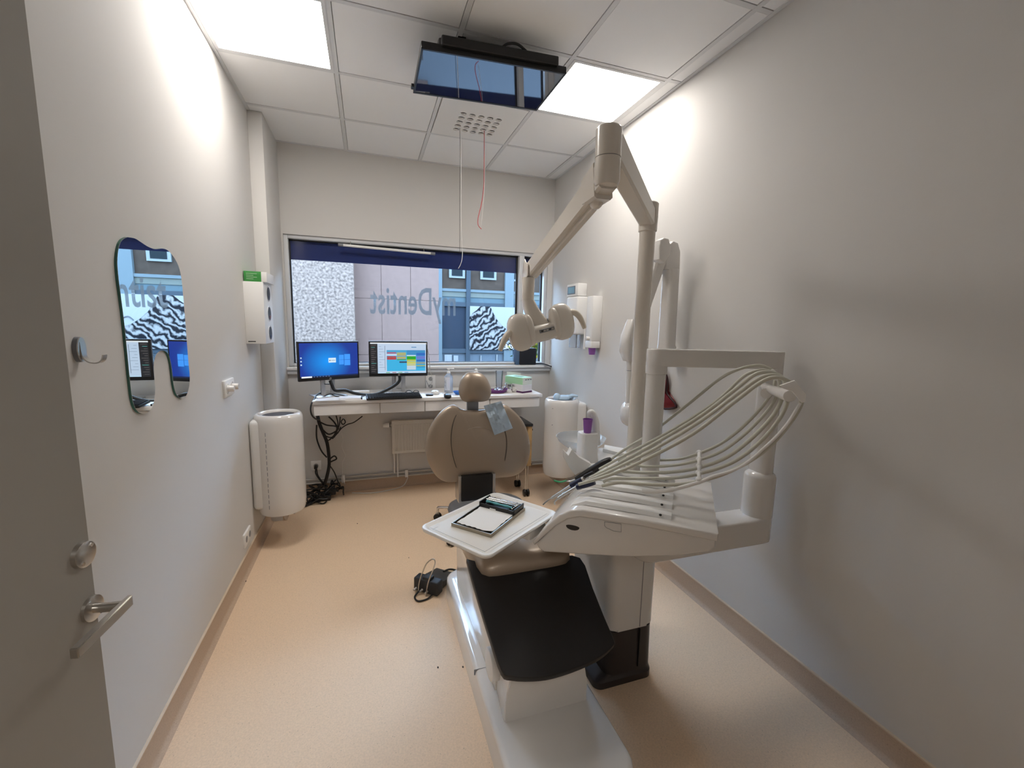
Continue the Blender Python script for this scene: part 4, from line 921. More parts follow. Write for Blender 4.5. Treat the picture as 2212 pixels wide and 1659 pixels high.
arm('scissor_arm', XW, pb_[0], pb_[2], .032, .034, .034, .036, xr)
b = B(); h0, h1 = xa(1367, 715, 2.3), xa(1359, 775, 2.3)
rings(b, [orect((xa(1370, 690, 2.3).x, 2.3), .035, .04, xa(1370, 690, 2.3).z), orect((xa(1362, 725, 2.3).x, 2.3), .052, .05, xa(1362, 725, 2.3).z), orect((xa(1360, 760, 2.3).x, 2.3), .056, .052, xa(1360, 760, 2.3).z), orect((xa(1362, 780, 2.3).x, 2.3), .038, .042, xa(1362, 780, 2.3).z)]); fin(b, 'arm_end', XW, xr, 50)
tb('neck_tube', XW, xr, [xa(1364, 778, 2.3), xa(1362, 830, 2.3), xa(1360, 875, 2.3)], .030, 20, 3)
for py in (800, 826): cc = xa(1363, py, 2.3); lt('neck_ring', GREYP, xr, [(.0302, -.0015), (.0310, 0), (.0302, .0015)], cc, 20)
el('tube_head', XW, xr, xa(1366, 893, 2.3), (.075, 0, 0), (0, .07, 0), (0, 0, .085), .8)
bx('wall_arm', XW, xr, t1.x-.03, XR, yx-.04, yx+.04, t1.z-.075, t1.z-.02, .008)
# red pouch hanging on the wall
rp = thing('red_apron_collar', 'dark red thyroid collar hanging on the wall behind the delivery post', 'collar', (XR, 2.2, 1.0))
R1 = mat('dark_red_vinyl', (.16, .006, .012), .4); R2 = mat('maroon_edge', (.03, .004, .006), .5)
rq = [(1428, 808), (1437, 806), (1442, 825), (1440, 848), (1450, 862), (1461, 879), (1430, 881), (1424, 850)]
b = B(); pillow(b, [at(*q_, x=XR-.022) for q_ in rq], (-1, 0, 0), .02, .02, 6, 2.2, None, 3); fin(b, 'collar_body', R1, rp, 60)
tb('collar_binding', R2, rp, [at(*q_, x=XR-.024) for q_ in rq+[rq[0]]], .007, 8, 4)
tb('hanging_loop', mat('white_strap', (.75, .74, .72), .6), rp, [at(*q_, x=XR-.03) for q_ in [(1434, 818), (1431, 835), (1432, 850), (1430, 862)]], .006, 8, 4)
# ================================================================== DESK
ZD = .94; DY = 3.52; dx0 = at(674, 866, y=DY).x; dx1 = at(1171, 853, y=DY).x
dk_ = thing('wall_desk', 'long white wall desk with a row of shallow drawers', 'desk', ((dx0+dx1)/2, 3.8, .82))
bx('desk_top', DESKW, dk_, dx0, dx1, DY-.01, YB-.032, ZD-.030, ZD, .004)
bx('carcass', DESKW, dk_, dx0+.012, dx1-.012, DY+.05, YB-.03, .828, ZD-.031)
cuts = [dx0+.006, at(821, 885, y=DY).x, at(918, 885, y=DY).x, at(1058, 880, y=DY).x, dx1-.02]
for a0, a1 in zip(cuts[:-1], cuts[1:]): bx('drawer_front', DESKW, dk_, a0+.003, a1-.003, DY, DY+.02, .824, ZD-.034, .0015, 1)
bx('wall_cleat', DESKW, dk_, dx0+.1, dx1-.1, YB-.032, YB, .80, ZD-.05)
# monitors
SCR = emis_attr('screen_light', .62)
def mix(a, c, t): return tuple(x+(y-x)*t for x, y in zip(a, c))
def monitor(name, lab, BLp, BRp, zb, zt, pic):
    grid = len(pic) > 900
    BLp, BRp = V(BLp), V(BRp); X = (BRp-BLp); Wd = X.length; X.normalize(); n = V((X.y, -X.x, 0)); H = zt-zb
    c = (BLp+BRp)/2
    t = thing(name, lab, 'monitor', (c.x, c.y, ZD))
    M = Mx(((X.x, -n.x, 0, BLp.x), (X.y, -n.y, 0, BLp.y), (0, 0, 1, zb), (0, 0, 0, 1)))
    bx('casing', BLACK, t, 0, Wd, .0, .028, 0, H, .005, 2, M)
    bx('rear_cover', BLACK, t, .1, Wd-.1, .026, .055, .05, H-.05, .01, 2, M)
    m0, m1, mb, mt = .013, Wd-.013, .026, H-.013
    o = bx('screen_glass', mat('screen_black', (.008, .008, .01), .25), t, m0, m1, -.0008, .002, mb, mt, 0, 1, M)
    qs = []
    for lay, (u0, v0, u1, v1, cc) in enumerate(pic):
        L_ = lambda u, v, e=0: M @ V((m0+(m1-m0)*u, -.0012 if grid and lay < 960 else -.0016-.00001*(lay % 960), mt-(mt-mb)*v))
        qs.append(([L_(u0, v0), L_(u1, v0), L_(u1, v1), L_(u0, v1)], cc))
    colquads('screen_picture', qs, SCR, o)
    lg = lt('logo_disc', STEEL, t, [(.0005, .001), (.0085, .001), (.0085, 0)], M @ V((Wd/2, -.001, .013)), 20, n.to_track_quat('Z', 'Y').to_matrix())
    text_mesh('logo_letters', 'hp', BLACK, lg, M @ V((Wd/2-.0048, -.0026, .0075)), X, (0, 0, 1), .011, .8, .0, .0)
    sx = Wd/2
    ST = mat('stand_grey', (.52, .52, .53), .35, metal=.3)
    bx('stand_column', ST, t, sx-.055, sx-.022, .055, .075, ZD-zb+.01, H*.45, .003, 2, M)
    bx('stand_column', ST, t, sx+.022, sx+.055, .055, .075, ZD-zb+.01, H*.45, .003, 2, M)
    bx('stand_bridge', ST, t, sx-.055, sx+.055, .052, .078, .0, H*.5, .003, 2, M)
    bx('stand_foot', ST, t, sx-.12, sx+.12, -.05, .16, ZD-zb, ZD-zb+.010, .004, 2, M)
    return t, M
blue = []
for i in range(40):
    for j in range(24):
        u, v = (i+.5)/40, (j+.5)/24
        g = max(0, 1-((u-.45)**2*2.2+(v-.55)**2*1.0)**.5*1.5); c = mix((.004, .03, .26), (.0, .26, .80), g)
        blue.append((i/40, j/24, (i+1)/40, (j+1)/24, c))
wl = (.04, .27, .82)
for (u0, v0, u1, v1) in ((.66, .36, .745, .50), (.755, .34, .86, .50), (.66, .51, .745, .65), (.755, .51, .86, .68)): blue.append((u0, v0, u1, v1, wl))
blue += [(.475, .44, .605, .58, (.55, .68, .78)), (.49, .50, .51, .53, (.1, .1, .1)), (.52, .505, .59, .525, (.3, .35, .4)), (0, .955, 1, 1, (.003, .01, .05)), (.02, .955, .19, 1, (.7, .75, .8))]
for k in range(3): blue.append((.012, .40+.1*k, .035, .44+.1*k, (.45, .6, .7)))
for k in range(6): blue.append((.22+k*.05, .965, .235+k*.05, .99, (.12, .2, .35)))
sch = [(0, 0, 1, 1, (.42, .52, .66)), (0, 0, 1, .04, (.62, .66, .70)), (0, .04, .125, 1, (.012, .013, .017)), (.125, .96, 1, 1, (.40, .55, .70)), (.25, .10, .258, .90, (.16, .2, .26))]
teal_, redd, yel, grn, lb, db, gr_ = (.05, .30, .52), (.42, .03, .035), (.42, .42, .06), (.02, .30, .02), (.035, .36, .62), (.02, .12, .42), (.25, .28, .27)
sch += [(.285, .24, .985, .93, lb), (.285, .24, .985, .30, teal_), (.29, .31, .455, .335, redd), (.29, .345, .455, .36, redd), (.285, .365, .62, .42, (.45, .58, .70)), (.465, .31, .63, .43, gr_), (.465, .335, .63, .36, yel), (.465, .385, .63, .405, yel),
        (.29, .44, .455, .55, redd), (.29, .475, .455, .50, (.2, .12, .12)), (.465, .44, .63, .56, gr_), (.465, .47, .63, .50, yel), (.465, .54, .63, .565, grn), (.645, .24, .985, .40, (.04, .22, .45)), (.645, .44, .81, .55, grn), (.645, .40, .81, .44, (.45, .58, .70)), (.645, .55, .81, .60, yel),
        (.51, .61, .645, .66, (.03, .05, .09)), (.645, .61, .81, .70, (.45, .47, .12)), (.645, .70, .81, .90, (.42, .52, .60)), (.645, .715, .81, .745, yel), (.82, .33, .985, .42, db), (.82, .43, .985, .54, (.11, .16, .48)), (.82, .55, .985, .62, db), (.82, .63, .985, .70, (.20, .26, .25)), (.82, .72, .985, .82, (.03, .25, .45)), (.82, .745, .985, .77, yel),
        (.73, .13, .82, .155, (.06, .2, .38)), (.645, .89, .81, .905, (.06, .3, .5))]
for k in range(14): sch.append((.015, .08+k*.065, .10-.02*(k % 3), .095+k*.065, (.10, .09, .09) if k not in (1, 9) else (.08, .30, .28)))
for k in range(9): sch.append((.15, .12+k*.085, .19+.03*(k % 3), .13+k*.085, (.18, .24, .32)))
for k, c in enumerate((grn, (.3, .05, .05), (.1, .3, .1), (.06, .2, .4))): sch.append((.27+k*.11, .965, .34+k*.11, .985, c))
monitor('computer_monitor', 'black computer monitor showing a plain blue desktop', (-.512, 3.60, 0), (-.076, 3.80, 0), 1.076, 1.384, blue)
monitor('computer_monitor', 'black computer monitor showing a coloured appointment schedule', (.001, 3.74, 0), (.482, 3.74, 0), 1.092, 1.388, sch)
# keyboard, mouse, paper and small things on the desk
def dz(px, py, z=ZD): return at(px, py, z=z)
k0, k1 = dz(792, 866), dz(912, 861)
kb = thing('keyboard', 'black computer keyboard on the white desk', 'keyboard', ((k0.x+k1.x)/2, k0.y+.07, ZD))
X = (k1-k0); X.z = 0; kw = X.length; X.normalize(); Yv = V((-X.y, X.x, 0))
KM = Mx(((X.x, Yv.x, 0, k0.x), (X.y, Yv.y, 0, k0.y), (0, 0, 1, ZD), (0, 0, 0, 1))) @ Mx.Rotation(radians(5), 4, 'X')
bx('keyboard_body', BLACK, kb, 0, kw, 0, .145, .001, .018, .004, 2, KM)
b = B(); KEYM = mat('key_dark', (.02, .021, .025), .75, spec=.2)
for r_ in range(6):
    n_ = 20
    for c_ in range(n_): box(b, .008+c_*(kw-.016)/n_+.001, .008+(c_+1)*(kw-.016)/n_-.001, .010+r_*.021, .028+r_*.021, .017, .0235, 0, 1, KM)
o = fin(b, 'keys', KEYM, kb, 0); o['kind'] = 'stuff'
mp_ = dz(968, 860)
el_ = thing('computer_mouse', 'black computer mouse beside the blue dish', 'mouse', mp_[:])
b = B(); ellips(b, mp_+V((0, .03, .012)), (.030, 0, 0), (0, .052, 0), (0, 0, .022), .85); fin(b, 'mouse_body', BLACK, el_, 60)
bx('scroll_wheel', GREYP, el_, mp_.x-.004, mp_.x+.004, mp_.y+.045, mp_.y+.06, ZD+.028, ZD+.036, .001, 1)
n0 = dz(755, 872); n0.y = 3.535
np_ = thing('notepad', 'small white notepad with dark spine near the desk edge', 'notepad', n0[:])
bx('pages', mat('paper_white', (.82, .83, .86), .8), np_, n0.x-.085, n0.x+.085, n0.y-.015, n0.y+.10, ZD, ZD+.012, .001, 1)
bx('spine', BLACK, np_, n0.x+.078, n0.x+.088, n0.y-.016, n0.y+.101, ZD, ZD+.014, .001, 1)
n1 = dz(712, 866)
tag(bx('paper_sheet', mat('paper_white', (.82, .83, .86), .8), None, n1.x-.10, n1.x+.11, n1.y, n1.y+.16, ZD, ZD+.003), 'thin white paper pad under the blue screen monitor', 'paper')
tag(bx('white_adapter', WHITE2, None, dz(760, 855).x, dz(760, 855).x+.14, dz(760, 855).y+.05, dz(760, 855).y+.11, ZD, ZD+.03, .006), 'flat white adapter box behind the cable sleeve', 'adapter')
# eyeglasses
g0 = dz(892, 856); ey_ = thing('eyeglasses', 'black framed eyeglasses lying on the desk', 'eyeglasses', g0[:])
for s in (-1, 1):
    cc = g0+V((s*.030, .03, .024)); tb('rim', BLACK, ey_, [cc+V((.024*cos(a), .004*sin(a), .020*sin(a))) for a in [2*pi*k/16 for k in range(17)]], .0026, 6, 2)
tb('bridge', BLACK, ey_, [g0+V((-.008, .03, .028)), g0+V((0, .03, .031)), g0+V((.008, .03, .028))], .0024, 6, 2)
for s in (-1, 1): tb('temple', BLACK, ey_, [g0+V((s*.053, .032, .03)), g0+V((s*.054, .10, .024)), g0+V((s*.05, .16, .008))], .0022, 6, 3)
g1 = dz(928, 855); tag(bx('car_key', BLACK, None, g1.x-.03, g1.x+.03, g1.y-.01, g1.y+.03, ZD, ZD+.014, .005), 'small black key fob next to the eyeglasses', 'key fob')
g2 = dz(942, 853); wm = thing('white_mouse', 'white computer mouse near the wall socket', 'mouse', g2[:])
b = B(); ellips(b, g2+V((0, .05, .012)), (.034, 0, 0), (0, .05, 0), (0, 0, .022), .85); fin(b, 'mouse_body', WHITE2, wm, 60)
bx('scroll_wheel', BLACK, wm, g2.x-.004, g2.x+.004, g2.y+.012, g2.y+.024, ZD+.024, ZD+.032, .001, 1)
# pump bottles
def pump(name, lab, p, h, r, m, pm, head=1, rot=0):
    t = thing(name, lab, 'bottle', p[:])
    lt('bottle', m, t, [(.0005, .001), (r*.92, .001), (r, .006), (r, h*.60), (r*.92, h*.68), (r*.55, h*.76), (r*.38, h*.79), (r*.36, h*.82)], p, 24)
    lt('collar', pm, t, [(r*.40, h*.80), (r*.42, h*.86), (r*.2, h*.88), (r*.14, h*.89), (r*.13, h*.98), (.0005, h*.985)], p, 16)
    c_, s_ = cos(rot), sin(rot)
    tb('spout', pm, t, [p+V((-.012*c_, -.012*s_, h*.985)), p+V((.02*c_, .02*s_, h)), p+V((.048*c_, .048*s_, h*.985))], .006, 8, 3)
    return t
SANI = thin_glass('sanitiser_bottle', (.88, .90, .93), opac=.35, body=(.72, .75, .80))
p = dz(970, 851); p.y = 3.74; p = at(969, 851, y=3.74); p.z = ZD
t = pump('sanitiser_bottle', 'clear sanitiser pump bottle with printed label on the desk', p, at(968, 796, y=3.74).z-ZD, .038, SANI, WHITE2)
b = B(); hh = .10
rings(b, [[p+V((.0386*cos(a), .0386*sin(a), z_)) for a in [radians(200)+radians(75)*k/8 for k in range(9)]]+[p+V((.0383*cos(a), .0383*sin(a), z_)) for a in [radians(275)-radians(75)*k/8 for k in range(9)]] for z_ in (.025, .14)]); fin(b, 'label', mat('label_pale', (.70, .72, .78), .5), t, 30)
for k in range(7):
    a = radians(225); bx('print_line', mat('label_grey', (.25, .27, .32), .5), t, p.x+.0388*cos(a)-.004-.004*(k % 3), p.x+.0388*cos(a)+.006, p.y+.0388*sin(a)-.0012, p.y+.0388*sin(a)+.001, ZD+.04+k*.012, ZD+.044+k*.012)
p = at(1028, 820, y=3.85); p.z = ZD
pump('sanitiser_bottle', 'white pump bottle standing behind the chair headrest', p, at(1025, 791, y=3.85).z-ZD, .035, WHITE2, WHITE2, 1, radians(160))
def dish(name, lab, c, rx, ry, h, m):
    b = B(); rings(b, [orect((c.x, c.y), rx*.7, ry*.7, ZD+.001, 28, .8), orect((c.x, c.y), rx*.85, ry*.85, ZD+h*.4, 28, .8), orect((c.x, c.y), rx, ry, ZD+h, 28, .8), orect((c.x, c.y), rx*.96, ry*.96, ZD+h, 28, .8), orect((c.x, c.y), rx*.82, ry*.82, ZD+h*.4, 28, .8), orect((c.x, c.y), rx*.66, ry*.66, ZD+.004, 28, .8)])
    return tag(fin(b, name, m, None, 50), lab, 'dish')
p = at(992, 850, z=ZD); dish('instrument_dish', 'bright blue plastic dish beside the chair headrest', V((p.x+.02, 3.62, 0)), .085, .05, .028, mat('blue_plastic', (.02, .17, .62), .35))
p = at(1075, 848, z=ZD); pd = V((p.x-.012, 3.64, 0)); dish('instrument_dish', 'purple plastic dish with wrapping on the desk', pd, .095, .06, .03, mat('magenta_plastic', (.14, .02, .17), .35))
b = B(); ellips(b, V((pd.x+.02, pd.y, ZD+.03)), (.045, 0, 0), (0, .03, 0), (0, 0, .018), 1, 16, 8)
for v in b.verts: v.co += V((random.uniform(-.006, .006), random.uniform(-.006, .006), random.uniform(-.005, .005)))
tag(fin(b, 'plastic_wrapping', CLR, None, 0), 'crumpled clear wrapping lying in the purple dish', 'wrapping')
p = at(1078, 838, y=3.80); p.z = ZD; q_ = at(1078, 801, y=3.80)
cu_ = thing('clear_beaker', 'tall clear plastic beaker behind the purple dish', 'beaker', p[:])
lt('beaker', CLR, cu_, [(.0005, .002), (.028, .002), (.036, q_.z-ZD), (.034, q_.z-ZD), (.026, .005), (.0005, .005)], p, 24)
p = at(1104, 846, z=ZD); p = V((p.x-.035, 3.66, ZD))
tp_ = thing('metal_tin', 'silver tin with crumpled tissue beside the glove boxes', 'tin', p[:])
lt('tin_body', CHROME, tp_, [(.0005, 0), (.040, 0), (.042, .004), (.042, .05), (.036, .054), (.036, .078), (.034, .08), (.0005, .08)], p, 28)
for k in range(3): bx('tin_print', BLACK, tp_, p.x-.015+k*.010, p.x-.010+k*.010, p.y-.0375, p.y-.0345, ZD+.056, ZD+.074)
b = B(); ellips(b, p+V((.05, .0, .02)), (.045, 0, 0), (0, .03, 0), (0, 0, .022), 1, 16, 8)
for v in b.verts: v.co += V((random.uniform(-.006, .006), random.uniform(-.006, .006), random.uniform(-.004, .006))); v.co.z = max(v.co.z, ZD)
tag(fin(b, 'crumpled_tissue', mat('tissue_grey', (.62, .60, .58), .8), None, 0), 'crumpled pale tissue beside the silver tin', 'tissue')
# boxes: white purple one below, mint green one above, leaflet standing behind
def rotbox(name, lab, cat, c, w_, d_, z0, z1, a, parts):
    t = thing(name, lab, cat, (c[0], c[1], z0)); M = Mx.Translation((c[0], c[1], 0)) @ Mx.Rotation(a, 4, 'Z')
    bx('carton', parts[0], t, -w_/2, w_/2, -d_/2, d_/2, z0, z1, .0015, 1, M)
    for nm, mm, x0, x1, y0, y1, za_, zb_2 in parts[1]: bx(nm, mm, t, x0, x1, y0, y1, za_, zb_2, 0, 1, M)
    return t
bc_ = at(1142, 852, z=ZD); bc_ = V((bc_.x-.03, 3.70, 0)); ba_ = radians(25)
W_p = mat('carton_white', (.74, .73, .76), .5); M_g = mat('carton_mint', (.40, .70, .42), .5); Pp = mat('carton_purple', (.09, .02, .10), .5); IK = mat('print_ink', (.06, .08, .09), .5)
rotbox('glove_carton', 'white glove carton with a purple base stripe under the mint carton', 'box', (bc_.x, bc_.y), .12, .235, ZD, ZD+.075, ba_, (W_p, [('stripe', Pp, -.0608, .0608, -.1183, .1183, ZD+.001, ZD+.016)]+[('print_line', IK, -.0612, -.0604, .02-.03*(k % 2), .09-.012*k, ZD+.028+k*.010, ZD+.033+k*.010) for k in range(4)]))
rotbox('glove_carton', 'mint green and white tissue carton stacked on the white carton', 'box', (bc_.x, bc_.y), .118, .232, ZD+.075, ZD+.138, ba_, (M_g, [('front_face', mat('carton_cream', (.70, .74, .68), .5), -.0592, .0592, -.1172, -.116, ZD+.077, ZD+.137), ('slot', BLACK, -.018, .018, -.06, .05, ZD+.1375, ZD+.1386)]+[('print_line', IK, -.03+k*.03, -.008+k*.03, -.1178, -.117, ZD+.115, ZD+.122) for k in range(3)]))
lf = [V((bc_.x-.06, bc_.y+.145, ZD)), V((bc_.x+.075, bc_.y+.13, ZD))]
pz('leaflet', mat('leaflet_paper', (.72, .74, .70), .7), None, [lf[0], lf[1], lf[1]+V((0, .02, .15)), lf[0]+V((0, .02, .165))], (0, .004, 0))
tag(bpy.data.objects['leaflet'], 'pale printed leaflet leaning behind the cartons', 'leaflet')
# black case with strap on the sill
cs = thing('black_case', 'black soft case with a strap on the window sill', 'case', (at(1140, 780, y=YB).x, YB, WZ0))
c0_, c1_ = at(1121, 783, y=YB-.02), at(1158, 752, y=YB-.02)
bx('case_body', mat('black_fabric', (.012, .014, .02), .8), cs, c0_.x, c1_.x, YB-.04, YB+.05, WZ0, c1_.z, .012, 3)
bx('blue_side', mat('denim_blue', (.08, .14, .24), .8), cs, c0_.x-.035, c0_.x+.006, YB-.03, YB+.055, WZ0, c1_.z-.004, .008, 2)
pts_ = [V((c1_.x-.02, YB-.02, WZ0+.012)), V((c1_.x+.06, YB-.03, WZ0+.012)), V((c1_.x+.10, YB-.055, WZ0+.004)), V((c1_.x+.14, YB-.09, WZ0-.012))]
b = B(); pth = spline(pts_, 6); rings(b, [[p+V((0, -.02, -.004)), p+V((0, .02, -.004)), p+V((0, .02, .005)), p+V((0, -.02, .005))] for p in pth]); fin(b, 'strap', MATS['black_fabric'], cs, 30)
# ================================================================== UNDER THE DESK
yr = YB-.06
r0 = at(846, 911, y=yr); r1 = at(847, 981, y=yr)
ra = thing('radiator', 'cream ribbed panel radiator under the desk', 'radiator', (r0.x+.45, YB-.06, r1.z))
RX0, RX1, RZ0, RZ1 = r0.x, r0.x+.92, r1.z, r0.z
RADM = mat('radiator_cream', (.70, .67, .62), .4)
bx('panel', RADM, ra, RX0, RX1, yr, yr+.045, RZ0, RZ1, .005)
b = B(); n_ = 34
for k in range(n_): xx = RX0+.022+k*(RX1-RX0-.044)/n_; box(b, xx+.006, xx+.021, yr-.005, yr+.004, RZ0+.025, RZ1-.03, .002, 1)
o = fin(b, 'ribs', RADM, ra, 30); o['kind'] = 'stuff'
bx('top_grille', RADM, ra, RX0, RX1, yr-.004, yr+.05, RZ1-.004, RZ1+.006, .002)
cy('valve', WHITE2, ra, (RX0-.075, yr+.02, RZ1-.035), (RX0-.02, yr+.02, RZ1-.035), .019, .022, 20, .003); cy('valve_neck', BLACK, ra, (RX0-.021, yr+.02, RZ1-.035), (RX0-.013, yr+.02, RZ1-.035), .020)
cy('valve_stub', STEEL, ra, (RX0-.014, yr+.02, RZ1-.035), (RX0+.005, yr+.02, RZ1-.035), .010)
for k in (.02, .05): tb('feed_pipe', WHITE2, ra, [(RX0+k, yr+.035, RZ0+.01), (RX0+k, yr+.035, .14 if k < .03 else .10)], .0075, 10, 1)
for xx in (RX0+.15, RX1-.15): bx('wall_bracket', STEEL, ra, xx, xx+.03, yr+.04, YB-.001, RZ0+.05, RZ1-.05)
pp = thing('heating_pipes', 'pair of thin grey heating pipes clipped along the wall above the skirting', 'pipe', (.4, YB-.02, .09))
PIPE = mat('pipe_grey', (.52, .49, .45), .4)
for z_ in (.105, .14): tb('pipe', PIPE, pp, [(-.655, YB-.022, z_), (XR, YB-.022, z_)], .0085, 10, 1)
for px in (741, 878): c_ = at(px, 1022, y=YB-.02); bx('pipe_clip', WHITE2, pp, c_.x-.014, c_.x+.014, YB-.034, YB, .09, .16, .003)
def sock_b(lab, px, py, w_, h_, n):
    c_ = at(px, py, y=YB); t = thing('wall_socket', lab, 'socket', (c_.x, YB, c_.z-h_/2))
    bx('plate', WHITE2, t, c_.x-w_/2, c_.x+w_/2, YB-.012, YB+.001, c_.z-h_/2, c_.z+h_/2, .004)
    for k in range(n): zz = c_.z-h_/2+h_*(k+.5)/n; b = B(); cyl(b, (c_.x, YB-.0128, zz), (c_.x, YB-.011, zz), .020); fin(b, 'socket_recess', mat('recess_grey', (.35, .35, .35), .5), t)
    return c_
s1 = sock_b('white wall socket low under the desk with black plug', 683, 1005, .085, .085, 1)
s2 = sock_b('white double wall socket above the desk behind the schedule monitor', 930, 826, .09, .14, 2)
# cables: each bundle one thing
def cab(t, path, r, y, m=CABLE, nm='cable'): return tb(nm, m, t, [at(q[0], q[1], y=(q[2] if len(q) > 2 else y)) for q in path], r, 8, 6)
cb1 = thing('desk_cable_sleeve', 'thick black cable sleeve drooping between the two monitors', 'cable', at(800, 853, y=3.72)[:])
cab(cb1, [(713, 822), (717, 832), (724, 843), (745, 843), (765, 849), (790, 853), (815, 851), (838, 841), (855, 831), (863, 822), (863, 812)], .0125, 3.72, nm='sleeve')
cab(cb1, [(692, 822), (700, 829), (712, 830)], .004, 3.74); cab(cb1, [(712, 818), (722, 817), (730, 818)], .005, 3.74)
cb2 = thing('desk_edge_cables', 'thin black cables running over the desk edge beneath the blue monitor', 'cable', at(690, 860, y=3.6)[:])
cab(cb2, [(688, 862), (700, 856), (714, 851), (735, 853), (755, 857), (775, 857), (790, 854)], .0045, 3.66); cab(cb2, [(714, 851), (730, 857), (750, 860)], .0035, 3.66)
cab(cb2, [(694, 849, 3.76), (684, 853, 3.7), (679, 862, 3.6), (673, 872, 3.5), (671, 885, 3.49), (674, 897, 3.5), (682, 905, 3.6), (690, 907, 3.9)], .006, 3.6)
cab(cb2, [(686, 862, 3.62), (690, 867, 3.6), (700, 866, 3.62), (730, 864, 3.64)], .003, 3.62)
cb3 = thing('black_cable_bundle', 'tangled black cable bundle falling from the desk to the floor', 'cable', (at(705, 1060, y=3.93).x, 3.93, 0))
cab(cb3, [(686, 898), (690, 915), (698, 935), (706, 955), (710, 980), (711, 1005), (706, 1030), (700, 1048)], .014, 3.93, nm='sleeve')
rnd = random.Random(3)
for path in ([(710, 900), (722, 912), (728, 925), (722, 940), (712, 950)], [(726, 898), (730, 915), (727, 935), (715, 948), (707, 952)], [(735, 900), (733, 918), (726, 936), (722, 945)],
             [(783, 899), (765, 912), (750, 917), (738, 925), (728, 937), (718, 948)], [(743, 905), (746, 912), (741, 917), (737, 911), (742, 904)], [(692, 912), (705, 918), (720, 920), (733, 922)],
             [(697, 928), (710, 938), (725, 932), (732, 925)], [(700, 940), (715, 945), (730, 935), (736, 922)], [(684, 918), (684, 945), (690, 965), (697, 978), (706, 988)],
             [(712, 992), (722, 985), (727, 991), (718, 996), (710, 1000)], [(712, 1005), (722, 1020), (730, 1040), (735, 1050), (725, 1056)], [(684, 1012), (686, 1025), (692, 1035), (698, 1042)]):
    cab(cb3, path, .0048 if rnd.random() > .3 else .0065, 3.93)
for k in range(26):
    a = V((rnd.uniform(-.53, -.27), rnd.uniform(3.80, 3.98), rnd.uniform(.01, .09))); pts_ = [a]
    for j in range(4): a = a+V((rnd.uniform(-.09, .09), rnd.uniform(-.05, .05), rnd.uniform(-.05, .05))); a.x = min(max(a.x, -.56), -.24); a.y = min(max(a.y, 3.78), 4.0); a.z = min(max(a.z, .008), .14); pts_.append(a)
    tb('cable', CABLE, cb3, pts_, .006, 6, 5)
bx('power_strip', BLACK, cb3, -.50, -.34, 3.86, 3.92, 0, .045, .006); bx('power_adapter', BLACK, cb3, -.40, -.30, 3.90, 3.96, .03, .075, .008)
cy('plug', BLACK, cb3, (s1.x, YB-.012, s1.z-.006), (s1.x, YB-.05, s1.z-.012), .018, .014, 14, .003)
cab(cb3, [(683, 1010, 4.0), (682, 1022, 3.98), (690, 1035, 3.95), (698, 1045, 3.93)], .006, 3.95)
tb('cable', CABLE, cb3, [(-.44, 3.86, .02), (-.50, 3.80, .012), (-.56, 3.74, .01), (-.60, 3.66, .01)], .011, 8, 5)
wc = thing('white_wall_cable', 'thin white cable curling down the wall and along the floor', 'cable', at(750, 1040, y=YB-.03)[:])
cab(wc, [(738, 935), (741, 950), (738, 962), (742, 975), (746, 985), (740, 998), (739, 1015), (741, 1035), (745, 1046, 4.02)], .003, YB-.04, CABLEW)
tb('cable', CABLEW, wc, [(-.17, 3.98, .006), (.0, 3.93, .006), (.15, 3.96, .006), (.28, 4.0, .02), (.33, 4.03, .09)], .004, 8, 6)
wc2 = thing('monitor_white_cable', 'thin white charger cable hanging from the double socket behind the monitor', 'cable', at(930, 830, y=YB-.03)[:])
cab(wc2, [(921, 741, 3.73), (927, 775, 3.85), (929, 800, 4.0), (933, 815), (934, 825), (926, 840), (918, 848), (910, 842)], .003, YB-.03, CABLEW); cab(wc2, [(921, 822), (928, 838), (940, 850)], .0025, YB-.03, mat('grey_thin_cable', (.2, .2, .21), .5))
# ================================================================== STOOL, TROLLEY, FOOT CONTROL
st = thing('dental_stool', 'dark grey dental stool with chrome legs and castors behind the chair', 'stool', (.80, 3.05, 0))
sc_ = V((.80, 3.05, 0))
lt('hub', GREYP, st, [(.0005, .17), (.05, .165), (.10, .145), (.13, .11), (.12, .085), (.0005, .08)], sc_, 28)
lt('gas_column', CHROME, st, [(.025, .14), (.025, .46)], sc_, 20, cap=True)
for k in range(5):
    a = radians(148+72*k); d = V((cos(a), sin(a), 0)); e = sc_+d*.345
    tb('leg', CHROME, st, [sc_+d*.08+V((0, 0, .115)), sc_+d*.2+V((0, 0, .115)), e+V((0, 0, .105)), e+d*.018+V((0, 0, .085)), e+d*.02+V((0, 0, .06))], .011, 10, 4)
    w_ = e+d*.02; s_ = V((-d.y, d.x, 0))
    ct = bx('castor_fork', STEEL, st, w_.x-.012, w_.x+.012, w_.y-.012, w_.y+.012, .035, .065, .004)
    for sg in (-1, 1): cy('castor_wheel', BLACK, ct, w_+s_*sg*.006+V((0, 0, .027)), w_+s_*sg*.024+V((0, 0, .027)), .027, None, 18, .004)
